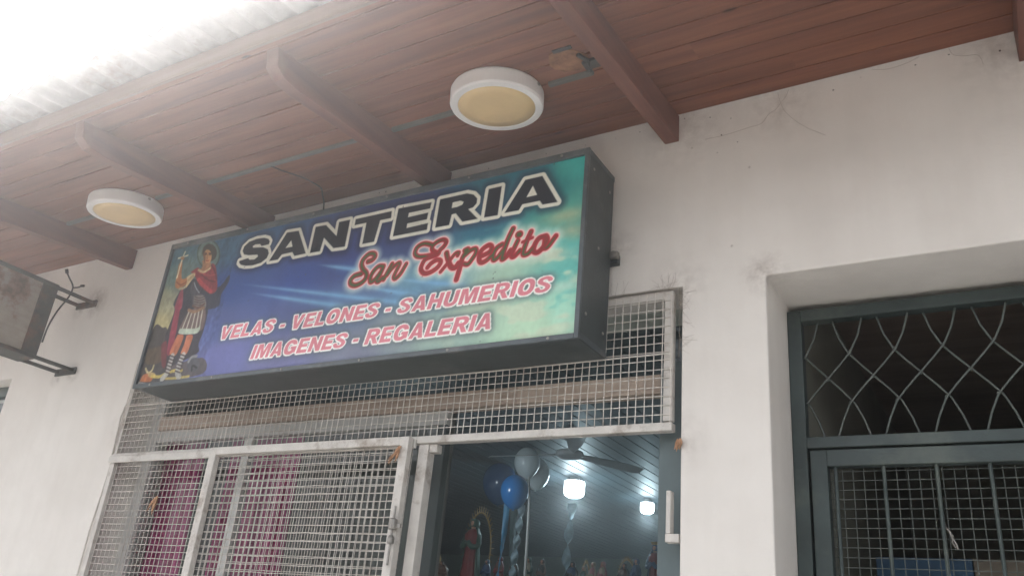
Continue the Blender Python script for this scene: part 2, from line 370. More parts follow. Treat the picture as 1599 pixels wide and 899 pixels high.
# eave: tongue and groove boards, rafters, fascia, corrugated sheet
sf = MB(); y = -.002; k = 0
while y > -1.09:
    y2 = max(y-.105, -1.092)
    wv = rng.uniform(0, .0022); prof = [(y-.001, .011), (y-.0035, .0012+wv), (y-.0065, wv), (y2+.0035, wv), (y2+.0015, .0012+wv), (y2, .011), (y2, .02), (y-.001, .02)]
    pts = []
    for xx in (-9, 2.6):
        for (py, pz) in prof: pts.append((xx, py, ZS(xx, py)+pz))
    n = len(prof)
    sf.poly(pts, [(i, (i+1) % n, n+(i+1) % n, n+i) for i in range(n)] + [tuple(range(n)), tuple(range(n, 2*n))])
    y = y2 - .0005; k += 1
bpart(sf, 'soffit', M['boards'])
for xc in (.185, -.990, -2.045, -3.125, -4.200, -5.27, -6.34, -7.41, -8.48, 1.25, 2.3):
    r_ = MB(); w2 = .028
    pr = [(-.0015, -.002), (-.0015, -.118), (-.93, -.112), (-1.0, -.10), (-1.045, -.07), (-1.05, -.035), (-1.06, -.002)]
    pts = [(xx, py, ZS(xc, py)+pz) for xx in (xc-w2, xc+w2) for py, pz in pr]; n = len(pr)
    r_.poly(pts, [(i, (i+1) % n, n+(i+1) % n, n+i) for i in range(n)] + [tuple(range(n)), tuple(range(n, 2*n))])
    bpart(r_, 'rafter', M['rafter_t'], bevel=.003)
fa = MB(); pts = [(xx, py, ZS(xx, py)+pz) for xx in (-9, 2.6) for py, pz in ((-1.0935, -.010), (-1.106, -.010), (-1.106, .06), (-1.0935, .06))]
fa.poly(pts, [(i, (i+1) % 4, 4+(i+1) % 4, 4+i) for i in range(4)] + [(0, 1, 2, 3), (4, 5, 6, 7)])
bpart(fa, 'fascia', M['fascia'])
cs = MB(); nx = 1160; ys = [-1.262, -1.19, -1.0, -.5, -.05]
for j, yy in enumerate(ys):
    for i in range(nx+1):
        xx = -9 + 11.6*i/nx; ph = xx/.093
        dy = .006*math.sin(ph*.7+2)*(1 if j == 0 else 0)
        cs.v.append((xx, yy+dy, ZS(xx, yy)+.074+.0125*math.sin(2*math.pi*ph)))
for j in range(len(ys)-1):
    for i in range(nx):
        a = j*(nx+1)+i; cs.f.append((a, a+1, a+nx+2, a+nx+1))
co_ = bpart(cs, 'roof_sheet', M['tin'], smooth=True)
sd = co_.modifiers.new('thickness', 'SOLIDIFY'); sd.thickness = .003; sd.offset = 1
# battens between boards and sheet
bt = MB()
for yy in (-.2, -.6, -.98): 
    pts = [(xx, py, ZS(xx, py)+pz) for xx in (-8.95, 2.55) for py, pz in ((yy, .021), (yy-.05, .021), (yy-.05, .058), (yy, .058))]
    bt.poly(pts, [(i, (i+1) % 4, 4+(i+1) % 4, 4+i) for i in range(4)] + [(0, 1, 2, 3), (4, 5, 6, 7)])
bpart(bt, 'batten', M['rafter'])

# window at the far left, mostly outside the picture
wf = MB(); wf.box(-6.4, -6.34, .1, .15, 1, 2.85); wf.box(-5.095, -5.036, .1, .15, 1, 2.85); wf.box(-6.34, -5.095, .1, .15, 2.79, 2.85); wf.box(-6.34, -5.095, .1, .15, 1, 1.06)
wp = bpart(wf, 'window', M['green_metal'])
pn = MB().box(-6.34+2.5, -5.095+2.5, .12-.3, .126-.3, 1.06, 2.79).build('pane', M['glass'], wp)

# metal door with its fanlight
dy = .272
fr = MB()
fr.box(-.654, -.607, dy, dy+.05, 0, 2.828); fr.box(.42, .468, dy, dy+.05, 0, 2.828)
fr.box(-.607, .42, dy, dy+.05, 2.785, 2.828); fr.box(-.607, .42, dy-.006, dy+.05, 2.333, 2.370)
door = bpart(fr, 'metal_door', M['green_metal'], bevel=.003)
def dsub(mb, name, mat, **k):
    mb.v = [(x+2.5, y-.3, z) for x, y, z in mb.v]; return mb.build(name, mat, door, **k)
lf = MB(); l0, l1 = -.598, .411
lf.box(l0, l0+.052, dy-.004, dy+.04, .02, 2.326); lf.box(l1-.052, l1, dy-.004, dy+.04, .02, 2.326); lf.box(l0+.052, l1-.052, dy-.004, dy+.04, 2.272, 2.326)
lf.box(l0+.052, l1-.052, dy+.01, dy+.03, .02, 1.0)
dsub(lf, 'door_leaf', M['green_metal'], bevel=.003)
for xb in (-.512, -.367, -.216, -.071, .075, .22, .36): 
    dsub(MB().tube([(xb-.012, dy+.014, 1.0), (xb-.012, dy+.014, 2.272)], .006, 8), 'bar', M['green_metal'])
ms = MB()
xx = -.54
while xx < l1-.05: ms.tube([(xx, dy+.036, 1.0), (xx, dy+.036, 2.2715)], .0014, 5, False); xx += .0325
zz = 1.01
while zz < 2.265: ms.tube([(l0+.052, dy+.0335, zz), (l1-.052, dy+.0335, zz)], .0014, 5, False); zz += .0298
dsub(ms, 'wire_mesh', M['green_wire'])
def curve_x(xb, zb, s):    # one bent rod of the diamond fanlight
    P = [(0, 0), (.017, .055), (.043, .114), (.079, .158), (.119, .202), (.158, .245), (.196, .29), (.224, .348), (.242, .412)]
    return [(xb+s*a, 0, zb+b) for a, b in P]
fl = MB()
for k in range(-2, 8):
    for s, x0, yy in ((1, -.508-.0+.1435*k, dy+.020), (-1, -.408+.1435*k, dy+.028)):
        pts = [(x, yy, z) for x, _, z in curve_x(x0, 2.371, s)]
        # clip to the frame
        run = []
        for a, b in zip(pts, pts[1:]):
            for t in range(6):
                q = tuple(a[i]+(b[i]-a[i])*t/6 for i in range(3))
                if -.606 <= q[0] <= .419: run.append(q)
        if -.606 <= pts[-1][0] <= .419: run.append(pts[-1])
        if len(run) > 3: fl.tube(run, .0035, 6)
for k in range(-2, 9):
    for (ox, oz) in ((-.465, 2.487), (-.389, 2.572), (-.312, 2.664)):
        if -.60 < ox+.1435*k < .41: fl.ball((ox+.1435*k, dy+.023, oz), rng.uniform(.005, .007), rng.uniform(.005, .007), rng.uniform(.005, .008), 7, 4)
dsub(fl, 'fanlight_rods', M['green_wire'], smooth=True)
tw = MB().tube([(-.225, dy+.03, 2.10), (-.222, dy+.022, 2.085), (-.212, dy+.016, 2.07), (-.206, dy+.016, 2.05), (-.198, dy+.018, 2.035), (-.196, dy+.02, 2.022)], .003, 5)
tw.tube([(-.214, dy+.02, 2.075), (-.205, dy+.012, 2.06), (-.209, dy+.014, 2.04), (-.2, dy+.012, 2.025)], .0025, 5)
dsub(tw, 'wire_twist', M['steel'])
b1 = MB().box(-.52, -.20, .95, .99, 1.2, 2.085).build('cupboard', M['paint_dark_blue']); tag(b1, 'blue cupboard front seen low behind the mesh of the right door', 'cupboard')
b2 = MB().box(-.195, .45, .95, .99, 1.2, 2.085).build('cupboard', M['paint_beige']); tag(b2, 'beige cupboard front beside the blue one behind the right door', 'cupboard')
for o_ in (b1, b2):
    pass

# ---------------------------------------------------------------- shop window frame inside the opening
shf = MB()
shf.box(-3.879, -3.80, .165, .215, 0, 2.852)
sw = bpart(shf, 'shop_window', M['alu'])
def ssub(mb, name, mat, **k):
    mb.v = [(x+2.5, y-.3, z) for x, y, z in mb.v]; return mb.build(name, mat, sw, **k)
ssub(MB().box(-.99, -.9455, .20, .25, 2.56, 2.852), 'side_strip', M['alu'])
ssub(MB().box(-3.80, -.99, .15, .22, 2.522, 2.592), 'beam', M['beam'], bevel=.004)
ssub(MB().box(-3.80, -2.0, .165, .205, 2.462, 2.5205), 'head_rail', M['alu'], bevel=.003)
ssub(MB().box(-3.165, -3.115, .17, .21, 0, 2.4615), 'mullion', M['alu'], bevel=.003)
ssub(MB().box(-2.05, -2.0, .17, .21, 0, 2.4615), 'mullion', M['jamb_dark'], bevel=.003)
ssub(MB().box(-3.80, -3.166, .188, .193, 0.1, 2.4615), 'pane', M['glass'])
ssub(MB().box(-3.114, -2.051, .188, .193, 0.1, 2.4615), 'pane', M['glass'])
ssub(MB().box(-3.80, -.99, .188, .193, 2.593, 2.852), 'pane', M['glass'])
ssub(MB().box(-2.078, -2.064, .212, .2215, 0.02, 2.44), 'glass_edge', M['jamb'])
jb = MB().box(-1.042, -.9455, .06, .148, 0, 2.60)
bpart(jb, 'door_jamb', M['jamb'], bevel=.004)
bpart(MB().tube([(-1.05, .11, 1.5), (-1.052, .11, 1.9), (-1.049, .112, 2.0), (-1.053, .11, 2.1), (-1.05, .11, 2.25)], .0035, 6), 'door_cable', M['rib_white'])

# ---------------------------------------------------------------- security grille
gr = empty('security_grille', (-2.41, 0, 0)); tag(gr, 'white painted steel grille with square wire mesh over the shop front', 'grille')
def gsub(mb, name, mat, parent=None, **k):
    mb.v = [(x+2.41, y, z) for x, y, z in mb.v]; return mb.build(name, mat, parent or gr, **k)
def wires(x0, x1, z0, z1, y, p=.030, r=.0019, wob=.0012, slope=None):
    """woven wire mesh: rods that waver a little, verticals in front of the horizontals"""
    m = MB(); n = int((x1-x0)/p); st = (x1-x0)/n
    for i in range(n+1):
        x = x0+i*st; a = rng.normal(0, wob, 5)
        m.tube([(x+a[t], y-r, z0+(z1-z0)*t/4) for t in range(5)], r, 5, False)
    n = int((z1-z0)/p); st = (z1-z0)/n
    for i in range(n+1):
        z = z0+i*st; q = 12; a = rng.normal(0, wob*.8, q+1)
        m.tube([(x0+(x1-x0)*t/q, y+r, z+a[t]) for t in range(q+1)], r, 5, False)
    return m
GT = 2.838
fr = MB(); fr.box(-3.868, -3.846, -.006, .022, 2.348, GT); fr.box(-1.006, -.974, -.006, .022, 2.372, GT); fr.box(-3.846, -1.006, -.006, .022, 2.81, GT)
gsub(fr, 'upper_frame', M['white_metal'], bevel=.002)
gsub(MB().box(-3.87, -.972, -.012, .026, 2.338, 2.3665).box(-3.87, -2.0, -.024, -.0125, 2.318, 2.352), 'middle_rail', M['white_metal'], bevel=.003)
gsub(wires(-3.866, -.978, 2.362, GT-.004, -.012), 'upper_mesh', M['mesh_wire'])
gsub(MB().tube([(-3.86, -.018, 2.604), (-3.2, -.019, 2.598), (-2.4, -.018, 2.606), (-1.7, -.019, 2.60), (-.98, -.018, 2.603)], .0032, 6), 'stay_rod', M['mesh_wire'])
fx = MB(); fx.box(-3.872, -3.842, -.006, .022, 0.05, 2.337); fx.box(-3.842, -2.04, -.006, .022, .05, .09)
gsub(fx, 'lower_frame', M['white_metal'], bevel=.002)
gsub(wires(-3.868, -2.035, .06, 2.336, .012, r=.0017), 'lower_mesh', M['mesh_wire'])
lx0, lx1 = -3.112, -2.008
fl = MB(); fl.box(lx0, lx0+.042, -.056, -.026, .06, 2.356); fl.box(lx1-.040, lx1, -.056, -.026, .06, 2.356); fl.box(lx0+.042, lx1-.040, -.056, -.026, 2.322, 2.356); fl.box(lx0+.042, lx1-.040, -.056, -.026, .06, .1)
leaf = gsub(fl, 'folding_leaf', M['white_metal'], bevel=.003)
gsub(wires(lx0+.03, lx1-.03, .08, 2.335, -.022, p=.0305, r=.0017), 'leaf_mesh', M['mesh_wire'], leaf)
lt = MB().lathe([(.014, 0), (.016, .004), (.016, .036), (.012, .04)], (-2.012-.005, -.068, 2.035-.03), 10); lt.lathe([(.010, 0), (.013, .003), (.013, .02), (.008, .03)], (-2.017, -.068, 1.955), 10)
lt.tube([(-2.017, -.068, 1.88), (-2.017, -.068, 2.09)], .005, 6); lt.box(-2.035, -1.985, -.066, -.058, 2.012, 2.026)
gsub(lt, 'latch', M['steel'], leaf, bevel=0)
gsub(MB().box(-1.998, -1.952, .0, .046, .02, 2.337).box(-1.951, -1.915, .005, .04, 2.305, 2.337), 'door_post', M['white_metal'], bevel=.003)
gsub(MB().box(-.990, -.975, -.004, .03, 2.012, 2.145).box(-.992, -.947, -.003, .028, 1.985, 2.0115), 'hasp', M['white_metal'], bevel=.002)
gsub(MB().tube([(-3.873, .0, 2.33), (-3.885, -.01, 2.0), (-3.884, -.008, 1.6), (-3.88, -.01, .6)], .004, 6).tube([(-3.875, -.008, 2.36), (-3.885, -.012, 2.55), (-3.878, -.008, 2.62)], .004, 6), 'side_cable', M['mesh_wire'])

# artwork of the sign, in metres from its lower left corner
LETTERS=[[[(0.5103, 0.5739), (0.5646, 0.5793), (0.5776, 0.5692), (0.6087, 0.5652), (0.6285, 0.5766), (0.6221, 0.5871), (0.5635, 0.5938), (0.5302, 0.6037), (0.5156, 0.6249), (0.5194, 0.6458), (0.5453, 0.6655), (0.5935, 0.673), (0.6409, 0.6698), (0.6703, 0.6592), (0.6846, 0.6434), (0.682, 0.6296), (0.6365, 0.628), (0.6228, 0.641), (0.5921, 0.6438), (0.577, 0.6384), (0.583, 0.6293), (0.6485, 0.6206), (0.6827, 0.6042), (0.6955, 0.5821), (0.6892, 0.5587), (0.6587, 0.5403), (0.6077, 0.5355), (0.5596, 0.5406), (0.5261, 0.5512), (0.5102, 0.5654)]], [[(0.7074, 0.5401), (0.7836, 0.6703), (0.8553, 0.6665), (0.9291, 0.5415), (0.862, 0.5401), (0.8438, 0.5621), (0.7813, 0.5614), (0.7621, 0.5389)], [(0.7954, 0.591), (0.8212, 0.6243), (0.8376, 0.5903)]], [[(0.9527, 0.539), (0.9558, 0.6668), (1.0168, 0.6645), (1.0915, 0.5974), (1.0908, 0.6652), (1.1538, 0.6646), (1.1516, 0.5356), (1.0872, 0.5394), (1.0197, 0.6014), (1.0112, 0.5376)]], [[(1.1845, 0.6612), (1.3785, 0.6616), (1.3804, 0.6279), (1.3231, 0.6283), (1.3093, 0.5307), (1.2468, 0.5312), (1.2487, 0.6308), (1.184, 0.6312)]], [[(1.4114, 0.6666), (1.5802, 0.6616), (1.5771, 0.6329), (1.4707, 0.6338), (1.4698, 0.6145), (1.5709, 0.6161), (1.5687, 0.5853), (1.4713, 0.5849), (1.4706, 0.5647), (1.5775, 0.5673), (1.5765, 0.5367), (1.4053, 0.5378)]], [[(1.6158, 0.5385), (1.6207, 0.6664), (1.7499, 0.6663), (1.7824, 0.6539), (1.8018, 0.6326), (1.8017, 0.6113), (1.7871, 0.5956), (1.7654, 0.5921), (1.8162, 0.5397), (1.7444, 0.5405), (1.7074, 0.585), (1.6889, 0.5833), (1.683, 0.5375)], [(1.6845, 0.6138), (1.6856, 0.638), (1.7226, 0.6385), (1.7379, 0.6299), (1.7338, 0.6189), (1.7119, 0.6137)]], [[(1.8434, 0.5396), (1.8502, 0.664), (1.9098, 0.6643), (1.9053, 0.5378)]], [[(1.9339, 0.5414), (2.0125, 0.669), (2.0861, 0.6695), (2.16, 0.542), (2.0969, 0.5441), (2.0837, 0.563), (2.0098, 0.563), (1.9966, 0.5401)], [(2.0252, 0.5907), (2.0483, 0.6348), (2.0696, 0.5915)]]]
STROKES=[([(1.2959, 0.4431), (1.3173, 0.4473), (1.328, 0.4611), (1.3187, 0.4743), (1.2936, 0.4766), (1.2701, 0.459), (1.2635, 0.4367), (1.2754, 0.4116), (1.298, 0.3888), (1.2982, 0.3659), (1.2793, 0.3497), (1.2494, 0.3427), (1.2248, 0.352), (1.2186, 0.3702), (1.2355, 0.3869), (1.2707, 0.3912)], 0.0161), ([(1.3823, 0.408), (1.3556, 0.4104), (1.333, 0.391), (1.3226, 0.366), (1.3288, 0.3462), (1.349, 0.3545), (1.3737, 0.3847), (1.3826, 0.4061), (1.3715, 0.3737), (1.3588, 0.3492), (1.3689, 0.3421), (1.3879, 0.3561)], 0.0149), ([(1.4251, 0.4106), (1.4094, 0.3791), (1.3938, 0.3477)], 0.0144), ([(1.4079, 0.3643), (1.4287, 0.3912), (1.4553, 0.4095), (1.4647, 0.4042), (1.4528, 0.3761), (1.4446, 0.3512), (1.4547, 0.3423), (1.4767, 0.3612), (1.4974, 0.399)], 0.0132), ([(1.6178, 0.461), (1.5742, 0.4762), (1.5425, 0.4666), (1.5341, 0.4417), (1.5496, 0.4241), (1.5835, 0.4184), (1.6243, 0.4189), (1.6439, 0.423)], 0.0144), ([(1.6439, 0.423), (1.6193, 0.4384), (1.6163, 0.4575), (1.6363, 0.4727), (1.6641, 0.4771), (1.6799, 0.4649), (1.6724, 0.4477), (1.6546, 0.4323), (1.6451, 0.4154), (1.5938, 0.4055), (1.5771, 0.3824), (1.5766, 0.3604), (1.5958, 0.3428), (1.6278, 0.3451), (1.6573, 0.3622), (1.6662, 0.3826), (1.6486, 0.3928), (1.6219, 0.3825), (1.6062, 0.3667)], 0.0138), ([(1.6885, 0.4155), (1.6984, 0.3883), (1.7174, 0.3526), (1.7379, 0.3458), (1.7513, 0.3615)], 0.0155), ([(1.6722, 0.3382), (1.7026, 0.3731), (1.7296, 0.4049), (1.7469, 0.4074), (1.7427, 0.3954)], 0.0115), ([(1.7735, 0.4119), (1.7869, 0.4132), (1.7676, 0.384), (1.7588, 0.3353), (1.751, 0.294)], 0.0149), ([(1.7711, 0.387), (1.7992, 0.4075), (1.8218, 0.4108), (1.8259, 0.394), (1.8118, 0.3695), (1.7952, 0.3509), (1.7753, 0.3559)], 0.0138), ([(1.8493, 0.374), (1.8854, 0.3856), (1.8943, 0.4054), (1.8781, 0.4154), (1.85, 0.3988), (1.8424, 0.368), (1.8524, 0.3487), (1.8745, 0.3521), (1.9053, 0.3752)], 0.0138), ([(1.9385, 0.4083), (1.9175, 0.3978), (1.9053, 0.3752), (1.9082, 0.3501), (1.9258, 0.3577), (1.945, 0.3825)], 0.0144), ([(1.98, 0.4666), (1.9624, 0.4253), (1.9492, 0.3783), (1.9452, 0.3475), (1.9626, 0.355), (1.9785, 0.3768)], 0.0149), ([(2.0056, 0.4123), (1.9925, 0.3813), (1.9844, 0.3549), (1.9958, 0.3495), (2.0188, 0.3698)], 0.0138), ([(2.0068, 0.4368), (2.0103, 0.4372)], 0.0195), ([(2.0586, 0.4395), (2.0441, 0.4037), (2.0337, 0.3638), (2.0369, 0.3495), (2.056, 0.3531), (2.0752, 0.3739)], 0.0144), ([(2.0263, 0.4026), (2.0663, 0.4136)], 0.0092), ([(2.121, 0.4106), (2.0935, 0.4052), (2.0782, 0.3803), (2.0768, 0.3565), (2.0949, 0.35), (2.1175, 0.37), (2.1292, 0.3954), (2.121, 0.4106), (2.1195, 0.3868), (2.1198, 0.3627), (2.135, 0.3669), (2.1631, 0.403)], 0.0138)]
